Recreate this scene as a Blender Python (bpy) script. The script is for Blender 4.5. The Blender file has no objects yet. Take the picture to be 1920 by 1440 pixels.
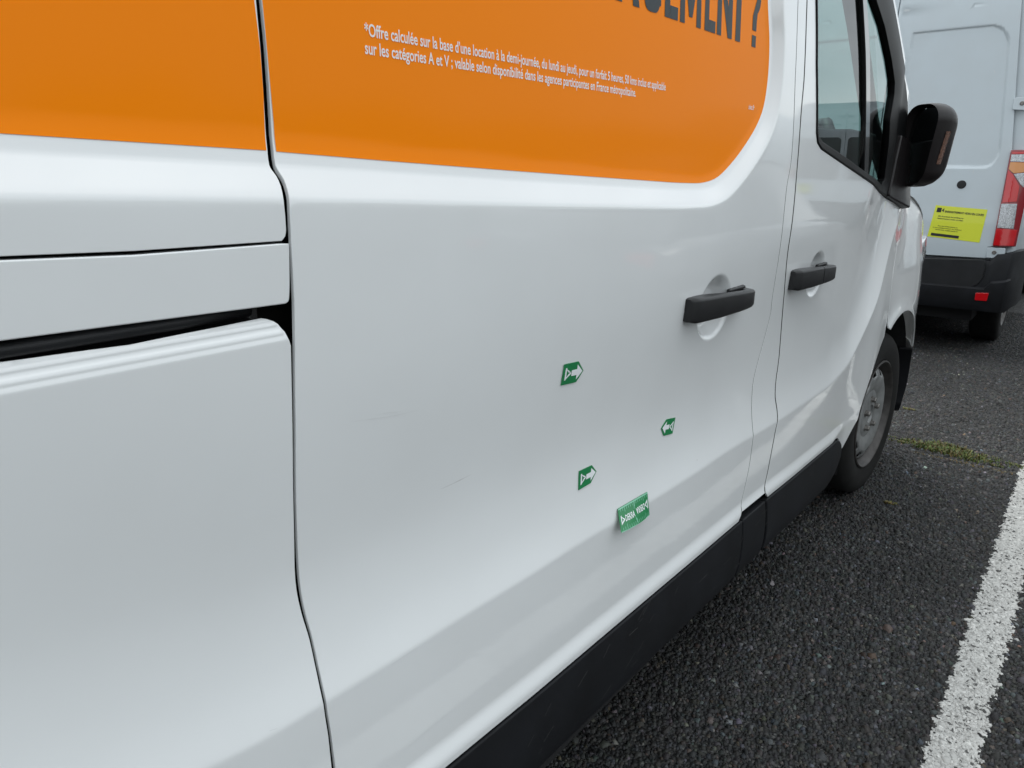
import bpy, math, random
import numpy as np
from mathutils import Vector, Matrix
from mathutils.geometry import delaunay_2d_cdt

random.seed(7)
rng = np.random.default_rng(11)
C = bpy.context.scene.collection
sc = bpy.context.scene

# ------------------------------------------------------------------ camera
F_PX, CAM_H = 1345.0, 1.37


def cam_axes():
    d = np.array([2100 - 960, 330 - 720, F_PX], float); d /= np.linalg.norm(d)
    p2 = np.array([1100 - 960, 330 - 7 - 720, F_PX], float)
    n = np.cross(d, p2); n /= np.linalg.norm(n)
    if n[1] > 0: n = -n
    return np.array([d, np.cross(n, d), n])


R = cam_axes()
CP = np.array([0, 0, CAM_H])
right, up, back = R @ [1, 0, 0], R @ [0, -1, 0], R @ [0, 0, -1]
cd = bpy.data.cameras.new('camera'); cam = bpy.data.objects.new('camera', cd); C.objects.link(cam)
cam.matrix_world = Matrix(((right[0], up[0], back[0], 0), (right[1], up[1], back[1], 0), (right[2], up[2], back[2], CAM_H), (0, 0, 0, 1)))
cd.sensor_width = 36; cd.lens = F_PX / 1920 * 36; cd.clip_start = .02; cd.clip_end = 2000
sc.camera = cam

# ------------------------------------------------------------------ sky, sun, exposure
SUN_EL, SUN_ROT = math.radians(60), math.radians(28)
w = bpy.data.worlds.new('World'); sc.world = w; w.use_nodes = True
nt = w.node_tree; nt.nodes.clear()
def N(t, **k):
    n = nt.nodes.new(t)
    for a, b in k.items():
        if a.startswith('i_'): n.inputs[a[2:].replace('_', ' ')].default_value = b
        else: setattr(n, a, b)
    return n
sky = N('ShaderNodeTexSky', sky_type='NISHITA', sun_disc=False, sun_elevation=SUN_EL, sun_rotation=SUN_ROT)
b1 = N('ShaderNodeBackground', i_Strength=.075)
nt.links.new(sky.outputs[0], b1.inputs[0])
tc = N('ShaderNodeTexCoord'); mp = N('ShaderNodeMapping'); mp.inputs['Scale'].default_value = (1, 1, 2.6)
no = N('ShaderNodeTexNoise'); no.inputs['Scale'].default_value = 1.7; no.inputs['Detail'].default_value = 7; no.inputs['Roughness'].default_value = .55
cr = N('ShaderNodeValToRGB')
cr.color_ramp.elements[0].position = .34; cr.color_ramp.elements[0].color = (.42, .47, .49, 1)
cr.color_ramp.elements[1].position = .66; cr.color_ramp.elements[1].color = (.955, .985, .985, 1)
b2 = N('ShaderNodeBackground', i_Strength=.98)
mx = N('ShaderNodeMixShader'); mx.inputs[0].default_value = .8
out = N('ShaderNodeOutputWorld')
nt.links.new(tc.outputs['Generated'], mp.inputs[0]); nt.links.new(mp.outputs[0], no.inputs[0]); nt.links.new(no.outputs[0], cr.inputs[0])
sx = N('ShaderNodeSeparateXYZ'); nt.links.new(tc.outputs['Generated'], sx.inputs[0])
zr = N('ShaderNodeMapRange'); zr.inputs[1].default_value = -.1; zr.inputs[2].default_value = 1; zr.inputs[3].default_value = .58; zr.inputs[4].default_value = 1.55; nt.links.new(sx.outputs[2], zr.inputs[0])
zm = N('ShaderNodeVectorMath', operation='SCALE'); nt.links.new(cr.outputs[0], zm.inputs[0]); nt.links.new(zr.outputs[0], zm.inputs['Scale'])
nt.links.new(zm.outputs[0], b2.inputs[0]); nt.links.new(b1.outputs[0], mx.inputs[1]); nt.links.new(b2.outputs[0], mx.inputs[2]); nt.links.new(mx.outputs[0], out.inputs[0])
sl = bpy.data.lights.new('sun', 'SUN'); sl.energy = 1.0; sl.angle = math.radians(40); sl.color = (1, .97, .93)
so = bpy.data.objects.new('sun', sl); C.objects.link(so)
sv = Vector((math.cos(SUN_EL) * math.sin(SUN_ROT), math.cos(SUN_EL) * math.cos(SUN_ROT), math.sin(SUN_EL)))
so.rotation_euler = sv.to_track_quat('Z', 'Y').to_euler(); so.location = (0, 0, 12)
sc.view_settings.view_transform = 'Standard'; sc.view_settings.look = 'None'
sc.view_settings.exposure = 1.05; sc.view_settings.gamma = 1; sc.view_settings.use_curve_mapping = False


# ------------------------------------------------------------------ pixel rays (to measure world points on real surfaces)
def ray(u, v): return R @ np.array([u - 960, v - 720, F_PX])
def onY(u, v, Y):
    r = ray(u, v); return CP + r * Y / r[1]
def onZ(u, v, Z):
    r = ray(u, v); return CP + r * (Z - CAM_H) / r[2]
def onX(u, v, X):
    r = ray(u, v); return CP + r * X / r[0]


# ------------------------------------------------------------------ materials
def mat(name, col, rough=.5, metal=0, coat=0, spec=.5, noise=0, nscale=30, bump=0, bscale=300, coat_r=.03, alpha=1):
    m = bpy.data.materials.new(name); m.use_nodes = True
    t = m.node_tree; p = t.nodes['Principled BSDF']
    p.inputs['Base Color'].default_value = (*col, 1); p.inputs['Roughness'].default_value = rough
    p.inputs['Metallic'].default_value = metal; p.inputs['Coat Weight'].default_value = coat
    p.inputs['Coat Roughness'].default_value = coat_r
    p.inputs['Specular IOR Level'].default_value = spec
    g = t.nodes.new('ShaderNodeTexCoord')
    if noise:
        n = t.nodes.new('ShaderNodeTexNoise'); n.inputs['Scale'].default_value = nscale; n.inputs['Detail'].default_value = 6
        t.links.new(g.outputs['Object'], n.inputs[0])
        mr = t.nodes.new('ShaderNodeMapRange'); mr.inputs[1].default_value = .3; mr.inputs[2].default_value = .7
        mr.inputs[3].default_value = 1 - noise; mr.inputs[4].default_value = 1 + noise
        t.links.new(n.outputs[0], mr.inputs[0])
        mm = t.nodes.new('ShaderNodeVectorMath'); mm.operation = 'SCALE'; mm.inputs[0].default_value = col
        t.links.new(mr.outputs[0], mm.inputs['Scale']); t.links.new(mm.outputs[0], p.inputs['Base Color'])
    if bump:
        n2 = t.nodes.new('ShaderNodeTexNoise'); n2.inputs['Scale'].default_value = bscale; n2.inputs['Detail'].default_value = 3
        t.links.new(g.outputs['Object'], n2.inputs[0])
        bp = t.nodes.new('ShaderNodeBump'); bp.inputs['Strength'].default_value = bump; bp.inputs['Distance'].default_value = .001
        t.links.new(n2.outputs[0], bp.inputs['Height']); t.links.new(bp.outputs[0], p.inputs['Normal'])
    return m


def m_vinyl(m, p, t):
    p.inputs['Coat Roughness'].default_value = .13; p.inputs['Specular IOR Level'].default_value = .06; return m


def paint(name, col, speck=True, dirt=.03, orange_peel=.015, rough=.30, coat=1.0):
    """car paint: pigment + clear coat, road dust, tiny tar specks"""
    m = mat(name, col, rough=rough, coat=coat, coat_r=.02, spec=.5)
    t = m.node_tree; p = t.nodes['Principled BSDF']; L = t.links.new
    g = t.nodes.new('ShaderNodeTexCoord')
    n = t.nodes.new('ShaderNodeTexNoise'); n.inputs['Scale'].default_value = 5; n.inputs['Detail'].default_value = 8; L(g.outputs['Object'], n.inputs[0])
    mr = t.nodes.new('ShaderNodeMapRange'); mr.inputs[1].default_value = .3; mr.inputs[2].default_value = .75; mr.inputs[3].default_value = 0; mr.inputs[4].default_value = dirt * 2
    L(n.outputs[0], mr.inputs[0])
    mixc = t.nodes.new('ShaderNodeMix'); mixc.data_type = 'RGBA'
    mixc.inputs[6].default_value = (*col, 1); mixc.inputs[7].default_value = (.30, .28, .25, 1); L(mr.outputs[0], mixc.inputs[0])
    last = mixc.outputs[2]
    if speck:
        v = t.nodes.new('ShaderNodeTexVoronoi'); v.inputs['Scale'].default_value = 26; L(g.outputs['Object'], v.inputs[0])
        sepc = t.nodes.new('ShaderNodeSeparateColor'); L(v.outputs['Color'], sepc.inputs[0])
        th = t.nodes.new('ShaderNodeMath'); th.operation = 'MULTIPLY'; th.inputs[1].default_value = .036
        pw = t.nodes.new('ShaderNodeMath'); pw.operation = 'POWER'; pw.inputs[1].default_value = 9; L(sepc.outputs[0], pw.inputs[0]); L(pw.outputs[0], th.inputs[0])
        lt = t.nodes.new('ShaderNodeMath'); lt.operation = 'LESS_THAN'; L(v.outputs['Distance'], lt.inputs[0]); L(th.outputs[0], lt.inputs[1])
        sc2 = t.nodes.new('ShaderNodeMath'); sc2.operation = 'MULTIPLY'; sc2.inputs[1].default_value = .55; L(lt.outputs[0], sc2.inputs[0])
        m2 = t.nodes.new('ShaderNodeMix'); m2.data_type = 'RGBA'; L(sc2.outputs[0], m2.inputs[0]); L(last, m2.inputs[6]); m2.inputs[7].default_value = (.12, .10, .08, 1)
        last = m2.outputs[2]
    L(last, p.inputs['Base Color'])
    nb = t.nodes.new('ShaderNodeTexNoise'); nb.inputs['Scale'].default_value = 420; nb.inputs['Detail'].default_value = 1; L(g.outputs['Object'], nb.inputs[0])
    nb2 = t.nodes.new('ShaderNodeTexNoise'); nb2.inputs['Scale'].default_value = 3.5; nb2.inputs['Detail'].default_value = 1; L(g.outputs['Object'], nb2.inputs[0])
    bp2 = t.nodes.new('ShaderNodeBump'); bp2.inputs['Strength'].default_value = .05; bp2.inputs['Distance'].default_value = .02; L(nb2.outputs[0], bp2.inputs['Height'])
    bp = t.nodes.new('ShaderNodeBump'); bp.inputs['Strength'].default_value = orange_peel; bp.inputs['Distance'].default_value = .001
    L(nb.outputs[0], bp.inputs['Height']); L(bp2.outputs[0], bp.inputs['Normal']); L(bp.outputs[0], p.inputs['Coat Normal'])
    if not speck: return m_vinyl(m, p, t)
    # dust dulls the coat a little
    mr2 = t.nodes.new('ShaderNodeMapRange'); mr2.inputs[3].default_value = .008; mr2.inputs[4].default_value = .045; L(n.outputs[0], mr2.inputs[0]); L(mr2.outputs[0], p.inputs['Coat Roughness'])
    return m


def glass(name, tint, rough=0.0):
    m = bpy.data.materials.new(name); m.use_nodes = True
    t = m.node_tree; t.nodes.clear(); L = t.links.new
    o = t.nodes.new('ShaderNodeOutputMaterial'); tr = t.nodes.new('ShaderNodeBsdfTransparent'); tr.inputs[0].default_value = (*tint, 1)
    gl = t.nodes.new('ShaderNodeBsdfGlossy'); gl.inputs['Roughness'].default_value = rough
    fr = t.nodes.new('ShaderNodeFresnel'); fr.inputs[0].default_value = 1.75
    x = t.nodes.new('ShaderNodeMixShader'); L(fr.outputs[0], x.inputs[0]); L(tr.outputs[0], x.inputs[1]); L(gl.outputs[0], x.inputs[2]); L(x.outputs[0], o.inputs[0])
    return m


M = dict(
    white=paint('white_paint', (.80, .815, .82)),
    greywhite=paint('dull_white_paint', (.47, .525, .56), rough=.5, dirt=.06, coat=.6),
    orange=paint('orange_vinyl', (1.0, .252, 0), speck=False, dirt=.0, rough=.6, coat=.14),
    ink=mat('dark_lettering', (.034, .044, .05), .5, coat=.08, spec=.2),
    whiteink=mat('white_lettering', (.86, .84, .80), .4, coat=.5),
    plastic=mat('black_grained_plastic', (.009, .0095, .011), .5, spec=.4, bump=.25, bscale=900, noise=.25, nscale=14),
    cladding=mat('dusty_black_cladding', (.0060, .0066, .0085), .62, spec=.25, bump=.25, bscale=700, noise=.35, nscale=9),
    handle=mat('handle_plastic', (.011, .011, .012), .42, spec=.4, bump=.2, bscale=1200),
    mirror_plastic=mat('mirror_shell_plastic', (.0075, .0052, .0058), .36, spec=.35, bump=.15, bscale=1200),
    rubber=mat('rubber', (.0085, .0083, .008), .8, spec=.3, noise=.3, nscale=20, bump=.4, bscale=250),
    gloss_black=mat('gloss_black', (.010, .010, .011), .12, coat=.8),
    dark=mat('underbody_dark', (.008, .008, .009), .9),
    hem=mat('gap_shade_black', (.006, .0055, .005), .8, spec=.1),
    glass=glass('teal_glass', (.46, .64, .61)),
    clear=glass('clear_glass', (.80, .92, .89)),
    mirrorglass=mat('mirror_glass', (.34, .38, .38), .02, metal=1),
    dash=mat('dashboard_plastic', (.022, .023, .025), .6, bump=.2),
    seat=mat('seat_fabric', (.035, .036, .04), .9, noise=.3, nscale=90),
    steel=mat('wheel_steel', (.21, .215, .215), .5, metal=.3, noise=.25, nscale=18),
    steel_dark=mat('rusty_dark_steel', (.09, .08, .075), .6, metal=.4, noise=.4, nscale=25),
    bolt=mat('bolt_steel', (.20, .19, .18), .4, metal=.7, noise=.3, nscale=80),
    green=mat('green_magnet', (.008, .20, .062), .4, coat=.3, noise=.05, nscale=60),
    darkgreen=mat('dark_green_edge', (.01, .09, .05), .4),
    palegreen=mat('pale_green_scale', (.22, .52, .36), .4),
    sticker_white=mat('sticker_white', (.80, .82, .84), .4),
    red=mat('red_lens', (.50, .006, .010), .12, coat=1),
    darkred=mat('dark_red_lens', (.22, .008, .014), .15, coat=1),
    amber=mat('amber_lens', (.60, .24, .06), .15, coat=1),
    lens=mat('clear_lens', (.42, .43, .45), .2, metal=.5, coat=1, noise=.5, nscale=120, bump=1, bscale=160),
    yellow=mat('yellow_sticker', (.62, .66, .03), .45, coat=.3),
    black_ink=mat('black_ink', (.01, .01, .01), .5),
    cream=mat('cream_paint', (.62, .63, .56), .4, coat=.7),
    scratch=mat('scratch_grey', (.54, .54, .54), .6),
)


# ------------------------------------------------------------------ object helpers
def mesh_obj(name, verts, faces, m, parent=None, normals=None, smooth=False, root=None):
    me = bpy.data.meshes.new(name)
    me.from_pydata([tuple(map(float, v)) for v in verts], [], [tuple(int(i) for i in f) for f in faces])
    if m: me.materials.append(m)
    if smooth or normals is not None:
        me.polygons.foreach_set('use_smooth', np.ones(len(me.polygons), bool))
    me.update()
    if normals is not None: me.normals_split_custom_set_from_vertices([tuple(map(float, n)) for n in normals])
    o = bpy.data.objects.new(name, me); C.objects.link(o)
    if parent is not None: attach(o, parent)
    return o


def attach(o, parent):
    o.parent = parent
    if parent.type == 'EMPTY':
        o.location = Vector(o.location) - Vector(parent.location)


def empty(name, loc, label, cat, group=None):
    o = bpy.data.objects.new(name, None); o.empty_display_size = .2; C.objects.link(o); o.location = loc
    o['label'] = label; o['category'] = cat
    if group: o['group'] = group
    return o


def tag(o, label, cat, group=None):
    o['label'] = label; o['category'] = cat
    if group: o['group'] = group
    return o


class MB:
    def __init__(s): s.v = []; s.f = []
    def add(s, vs, fs):
        b = len(s.v); s.v += [tuple(map(float, p)) for p in vs]; s.f += [tuple(i + b for i in f) for f in fs]; return s
    def box(s, c, d, bev=0.0, rz=0.0):
        x, y, z = (k / 2 for k in d); bev = min(bev, x * .9, y * .9, z * .9)
        if bev <= 0:
            vs = [(-x, -y, -z), (x, -y, -z), (x, y, -z), (-x, y, -z), (-x, -y, z), (x, -y, z), (x, y, z), (-x, y, z)]
            fs = [(0, 3, 2, 1), (4, 5, 6, 7), (0, 1, 5, 4), (1, 2, 6, 5), (2, 3, 7, 6), (3, 0, 4, 7)]
        else:
            vs, fs = [], []
            prof = [(-z, bev), (-z + bev * .3, bev * .3), (-z + bev, 0), (z - bev, 0), (z - bev * .3, bev * .3), (z, bev)]
            for zz, ins in prof:
                X, Y = x - ins, y - ins; r = bev
                for cx, cy, a0 in ((X - r, Y - r, 0), (-X + r, Y - r, 90), (-X + r, -Y + r, 180), (X - r, -Y + r, 270)):
                    for k in range(4):
                        a = math.radians(a0 + k * 30); vs.append((cx + r * math.cos(a), cy + r * math.sin(a), zz))
            n = 16
            for i in range(len(prof) - 1):
                for k in range(n): fs.append((i * n + k, i * n + (k + 1) % n, (i + 1) * n + (k + 1) % n, (i + 1) * n + k))
            fs.append(tuple(range(n - 1, -1, -1))); fs.append(tuple(range((len(prof) - 1) * n, len(prof) * n)))
        ca, sa = math.cos(rz), math.sin(rz)
        return s.add([(c[0] + p[0] * ca - p[1] * sa, c[1] + p[0] * sa + p[1] * ca, c[2] + p[2]) for p in vs], fs)
    def loft(s, rings, cap=True, closed=True):
        n = len(rings[0]); vs = [p for r in rings for p in r]; fs = []
        for i in range(len(rings) - 1):
            for k in range(n if closed else n - 1):
                fs.append((i * n + k, i * n + (k + 1) % n, (i + 1) * n + (k + 1) % n, (i + 1) * n + k))
        if cap: fs.append(tuple(range(n - 1, -1, -1))); fs.append(tuple(range((len(rings) - 1) * n, len(rings) * n)))
        return s.add(vs, fs)
    def tube(s, pts, r, n=10):
        pts = [Vector(p) for p in pts]; rings = []
        for i, p in enumerate(pts):
            t = (pts[min(i + 1, len(pts) - 1)] - pts[max(i - 1, 0)]).normalized()
            a = t.orthogonal().normalized() if i == 0 else (pa - t * pa.dot(t)).normalized()
            pa = a; b = t.cross(a); rr = r[i] if hasattr(r, '__len__') else r
            rings.append([p + (a * math.cos(k * 2 * math.pi / n) + b * math.sin(k * 2 * math.pi / n)) * rr for k in range(n)])
        return s.loft(rings)
    def lathe(s, prof, n=64, c=(0, 0, 0), skip=None):
        """prof: (radius, y) around the Y axis"""
        vs = []; fs = []
        for r, y in prof:
            for k in range(n):
                a = 2 * math.pi * k / n; vs.append((c[0] + r * math.cos(a), c[1] + y, c[2] + r * math.sin(a)))
        for i in range(len(prof) - 1):
            for k in range(n):
                if skip and skip(i, k): continue
                fs.append((i * n + k, i * n + (k + 1) % n, (i + 1) * n + (k + 1) % n, (i + 1) * n + k))
        return s.add(vs, fs)
    def build(s, name, m, parent=None, smooth=False, auto=None):
        o = mesh_obj(name, s.v, s.f, m, parent, smooth=smooth)
        if auto:
            o.data.polygons.foreach_set('use_smooth', np.ones(len(o.data.polygons), bool))
            o.data.set_sharp_from_angle(angle=math.radians(auto))
        return o


# ------------------------------------------------------------------ 2D tools
def in_poly(P, poly):
    x, y = P[:, 0], P[:, 1]; ins = np.zeros(len(P), bool); n = len(poly)
    for i in range(n):
        x1, y1 = poly[i]; x2, y2 = poly[(i + 1) % n]
        if y1 == y2: continue
        c = ((y1 > y) != (y2 > y)) & (x < (x2 - x1) * (y - y1) / (y2 - y1) + x1)
        ins ^= c
    return ins


def seg_dist(P, poly, closed=True):
    n = len(poly); d = np.full(len(P), 1e9)
    for i in range(n if closed else n - 1):
        a = poly[i]; b = poly[(i + 1) % n]; ab = b - a; L2 = max(ab @ ab, 1e-12)
        t = np.clip(((P - a) @ ab) / L2, 0, 1); q = P - a - t[:, None] * ab
        d = np.minimum(d, (q * q).sum(1))
    return np.sqrt(d)


def resample(poly, step, closed=True):
    poly = np.asarray(poly, float); out = []
    n = len(poly)
    for i in range(n if closed else n - 1):
        a, b = poly[i], poly[(i + 1) % n]; k = max(1, int(round(np.linalg.norm(b - a) / step)))
        for j in range(k): out.append(a + (b - a) * j / k)
    if not closed: out.append(poly[-1])
    return np.array(out)


def smooth_open(pts, step=.01, it=0):
    """Catmull-Rom through an open list of 2D points, resampled"""
    p = np.asarray(pts, float)
    if len(p) < 3: return resample(p, step, False)
    P = np.vstack([2 * p[0] - p[1], p, 2 * p[-1] - p[-2]]); out = []
    for i in range(1, len(P) - 2):
        k = max(2, int(np.linalg.norm(P[i + 1] - P[i]) / step))
        d0, d1, d2 = [max(np.linalg.norm(P[j + 1] - P[j]), 1e-6) ** .5 for j in (i - 1, i, i + 1)]
        m1 = d1 * ((P[i] - P[i - 1]) / d0 - (P[i + 1] - P[i - 1]) / (d0 + d1)) + (P[i + 1] - P[i])
        m2 = d1 * ((P[i + 2] - P[i + 1]) / d2 - (P[i + 2] - P[i]) / (d1 + d2)) + (P[i + 1] - P[i])
        for j in range(k):
            t = j / k; out.append((2 * t**3 - 3 * t**2 + 1) * P[i] + (t**3 - 2 * t**2 + t) * m1 + (-2 * t**3 + 3 * t**2) * P[i + 1] + (t**3 - t**2) * m2)
    out.append(p[-1]); return np.array(out)


def inset(poly, d):
    """offset closed CCW polygon inward"""
    n = len(poly); e = np.roll(poly, -1, 0) - poly; ln = np.linalg.norm(e, axis=1, keepdims=True); e /= np.maximum(ln, 1e-9)
    nr = np.stack([-e[:, 1], e[:, 0]], 1)
    v = nr + np.roll(nr, 1, 0); v /= np.maximum((v * v).sum(1, keepdims=True), .5); v *= 1.0
    k = 2.0 / np.maximum(1e-9, 1)
    vn = nr + np.roll(nr, 1, 0); s = (vn * vn).sum(1, keepdims=True)
    return poly + d * 2 * vn / np.maximum(s, 1.0)


def ccw(p):
    a = np.sum(p[:, 0] * np.roll(p[:, 1], -1) - np.roll(p[:, 0], -1) * p[:, 1])
    return p if a > 0 else p[::-1].copy()


def panel(name, outline, F, outward, m, parent=None, holes=(), spacing=.02, dense=(), hem=.004, rad=.0009, edge_step=.01, bands=False):
    """Sheet-metal panel: outline polygon in (a,b), surface F(a,b)->(n,3), rounded folded edge all round."""
    outward = np.array(outward, float)
    loops = [ccw(resample(outline, edge_step))] + [ccw(resample(h, edge_step))[::-1].copy() for h in holes]
    if hem > 0: inner = [inset(l, rad) for l in loops]
    else: inner = loops
    O, H = inner[0], inner[1:]
    lo, hi = O.min(0), O.max(0)
    pts = []
    regs = [(lo[0], hi[0], lo[1], hi[1], spacing)] + list(dense)
    for k, (a0, a1, b0, b1, s) in enumerate(regs):
        ga, gb = np.meshgrid(np.arange(a0 + s * .37, a1, s), np.arange(b0 + s * .41, b1, s)); g = np.stack([ga.ravel(), gb.ravel()], 1)
        g[:, 0] += (np.round((g[:, 1] - b0) / s).astype(int) % 2) * s * .5
        g = g[in_poly(g, O)]
        for h in H: g = g[~in_poly(g, h)]
        for (c0, c1, e0, e1, s2) in regs[k + 1:]:
            g = g[~((g[:, 0] > c0) & (g[:, 0] < c1) & (g[:, 1] > e0) & (g[:, 1] < e1))]
        for l in inner: g = g[seg_dist(g, l) > min(s, edge_step) * .45]
        pts.append(g)
    G = np.vstack(pts)
    if bands:      # rows of points that run along the crease and along the sill, so that shading follows them
        xs_ = np.arange(lo[0], hi[0], .007); zc_ = np.interp(xs_, _g, _zc); ss_ = np.interp(xs_, _g, _zs); q_ = np.sqrt(1 + ss_**2)
        rows = [np.stack([xs_ - o_ * ss_ / q_, zc_ + o_ / q_], 1) for o_ in (-.017, -.011, -.007, -.0045, -.0022, 0, .0022, .0045, .007, .011, .017, .024)]
        rows += [np.stack([xs_, sill_z(xs_) + o_], 1) for o_ in np.arange(.004, .052, .0045)]
        rc_ = ccw(resample(RECESS, .008)); rows += [inset(rc_, -o_) for o_ in (-.022, -.014, -.007, 0, .005, .009, .012, .015, .021, .027, .033, .039, .042, .045, .050, .057)]
        E = np.vstack(rows); E = E[in_poly(E, O)]
        far_ = seg_dist(E, RECESS); E = E[(E[:, 1] < 1.2) | ((E[:, 1] < 1.93) & (far_ < .0585))]
        for h in H: E = E[~in_poly(E, h)]
        for l in inner: E = E[seg_dist(E, l) > .002]
        dg_ = (G[:, 1] - np.interp(G[:, 0], _g, _zc)) / np.sqrt(1 + np.interp(G[:, 0], _g, _zs)**2); ds_ = G[:, 1] - sill_z(G[:, 0])
        dr_ = seg_dist(G, RECESS); dr_[in_poly(G, RECESS)] *= -1; G = G[~((dr_ > -.027) & (dr_ < .062) & (G[:, 1] < 1.93))]
        dg_ = (G[:, 1] - np.interp(G[:, 0], _g, _zc)) / np.sqrt(1 + np.interp(G[:, 0], _g, _zs)**2); ds_ = G[:, 1] - sill_z(G[:, 0])
        G = G[~(((dg_ > -.022) & (dg_ < .029)) | ((ds_ > -.01) & (ds_ < .055)))]; G = np.vstack([G, E])
    co = np.vstack(inner + [G]); edges = []; b = 0
    for l in inner:
        n = len(l); edges += [(b + i, b + (i + 1) % n) for i in range(n)]; b += n
    ov, oe, of, ovo, _, _ = delaunay_2d_cdt([Vector(p) for p in co], edges, [], 0, 1e-7, True)
    V = np.array([tuple(p) for p in ov]); Fc = np.array([f for f in of if len(f) == 3])
    ce = V[Fc].mean(1); keep = in_poly(ce, O)
    for h in H: keep &= ~in_poly(ce, h)
    Fc = Fc[keep]
    def nrm(q):
        e = .0012; da = F(q[:, 0] + e, q[:, 1]) - F(q[:, 0] - e, q[:, 1]); db = F(q[:, 0], q[:, 1] + e) - F(q[:, 0], q[:, 1] - e)
        n = np.cross(da, db); n /= np.linalg.norm(n, axis=1, keepdims=True)
        n *= np.where((n @ outward) < 0, -1, 1)[:, None]; return n
    P = F(V[:, 0], V[:, 1]); NN = nrm(V)
    t = P[Fc]; tn = np.cross(t[:, 1] - t[:, 0], t[:, 2] - t[:, 0]); flip = (tn @ outward) < 0
    Fc[flip] = Fc[flip][:, ::-1]
    verts = [P]; norms = [NN]; faces = [tuple(f) for f in Fc]; nb = len(P)
    if hem > 0:
        for l, li in zip(loops, inner):
            n = len(l); nl = nrm(li)
            e3 = F(l[:, 0], l[:, 1]) - F(li[:, 0], li[:, 1]); e3 /= np.maximum(np.linalg.norm(e3, axis=1, keepdims=True), 1e-9)
            base = F(li[:, 0], li[:, 1])
            rings = [base]; rn = [nl]
            for a in (35, 65, 90):
                c_, s_ = math.cos(math.radians(a)), math.sin(math.radians(a))
                rings.append(base + e3 * rad * s_ - nl * rad * (1 - c_)); rn.append(nl * c_ + e3 * s_)
            rings.append(base + e3 * rad - nl * (rad + hem)); rn.append(e3)
            for r_, q_ in zip(rings, rn): verts.append(r_); norms.append(q_)
            for i in range(len(rings) - 1):
                for k in range(n):
                    a0, a1 = nb + i * n + k, nb + i * n + (k + 1) % n; c0, c1 = a0 + n, a1 + n
                    p = rings[i][k]; fn = np.cross(rings[i][(k + 1) % n] - p, rings[i + 1][k] - p)
                    faces.append((a0, a1, c1, c0) if fn @ (rn[i][k] + rn[i + 1][k]) > 0 else (a0, c0, c1, a1))
            nb += n * len(rings)
    return mesh_obj(name, np.vstack(verts), faces, m, parent, normals=np.vstack(norms))


def smoothstep(x, a, b):
    t = np.clip((x - a) / (b - a), 0, 1); return t * t * (3 - 2 * t)


# ------------------------------------------------------------------ side surface of the white van: y = S(x, z)
def dense_table(dx, dy, sig):
    g = np.arange(-1.2, 2.0, .001); y = np.interp(g, dx, dy)
    kk = np.exp(-.5 * (np.arange(-70, 71) / 22.)**2); kk /= kk.sum()
    for side in (g >= 0, g < 0):            # blur each side of the crease on its own (odd-extended), so only the crease stays sharp
        q = y[side]; q0 = q[0] if side[-1] else q[-1]
        if side[-1]: e = np.r_[2 * q0 - q[70:0:-1], q, np.full(70, q[-1])]
        else: e = np.r_[np.full(70, q[0]), q, 2 * q0 - q[-2:-72:-1]]
        y[side] = np.convolve(e, kk, 'valid')
    k = np.arange(-int(4 * sig / .001), int(4 * sig / .001) + 1) * .001; kw = np.exp(-.5 * (k / sig)**2); kw /= kw.sum()
    yp = np.pad(y, len(k) // 2, mode='edge'); return g, np.convolve(yp, kw, 'valid')

# smooth part (wide blur) and crease part (narrow blur) are kept apart so the crease stays crisp
_a = dense_table([-1.2, 0, .02, .056, .115, .16, .22, .32, .38, .44, .53, 2.0], [0, 0, .0065, .0165, .0240, .0255, .0210, .0105, .0058, .0035, .0018, .0010], .0028)
_b = dense_table([-1.2, 0, .03, .07, .11, .17, .24, .34, .42, .50, .60, 2.0], [0, 0, .0085, .0165, .0215, .0240, .0240, .0205, .0150, .0095, .0080, .009], .0028)
_lowA = dense_table([-1.2, -.40, -.18, -.05, 0, 2.0], [.010, .0085, .0018, .0003, 0, 0], .0028)
_lowB = dense_table([-1.2, -.40, -.18, -.05, 0, 2.0], [.016, .014, .0075, .0030, 0, 0], .0028)

CREASE_PX = [(-500, 1830), (-200, 1700), (200, 1532), (400, 1440), (500, 1391), (616, 1316), (747, 1235), (837, 1176), (1000, 1074), (1082, 1019), (1215, 939), (1300, 884), (1360, 842), (1412, 811), (1460, 782), (1554, 719), (1590, 677), (1610, 632), (1638, 563), (1655, 505), (1668, 450)]
_cx = np.array([onY(u, v, .602)[[0, 2]] for u, v in CREASE_PX])
_cx = _cx[np.argsort(_cx[:, 0])]
_g = np.arange(-1.6, 4.3, .01)
_zc = np.interp(_g, np.r_[-1.6, _cx[:, 0], _cx[-1, 0] + .10, _cx[-1, 0] + .25, 4.3], np.r_[.80, _cx[:, 1], _cx[-1, 1] + .10, _cx[-1, 1] + .16, _cx[-1, 1] + .22])
_k = np.exp(-.5 * (np.arange(-12, 13) * .01 / .035)**2); _k /= _k.sum(); _zc = np.convolve(np.pad(_zc, 12, mode='edge'), _k, 'valid')
_zs = np.gradient(_zc, _g)

SILLTOP_PX = [(400, 1790), (830, 1440), (1000, 1298), (1200, 1125), (1385, 966), (1435, 924), (1500, 873), (1555, 832)]
_st = np.array([onY(u, v, .600)[[0, 2]] for u, v in SILLTOP_PX])
def sill_z(x): return np.interp(x, np.r_[-2, _st[:, 0], 4], np.r_[_st[0, 1], _st[:, 1], _st[-1, 1] - .02])

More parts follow.
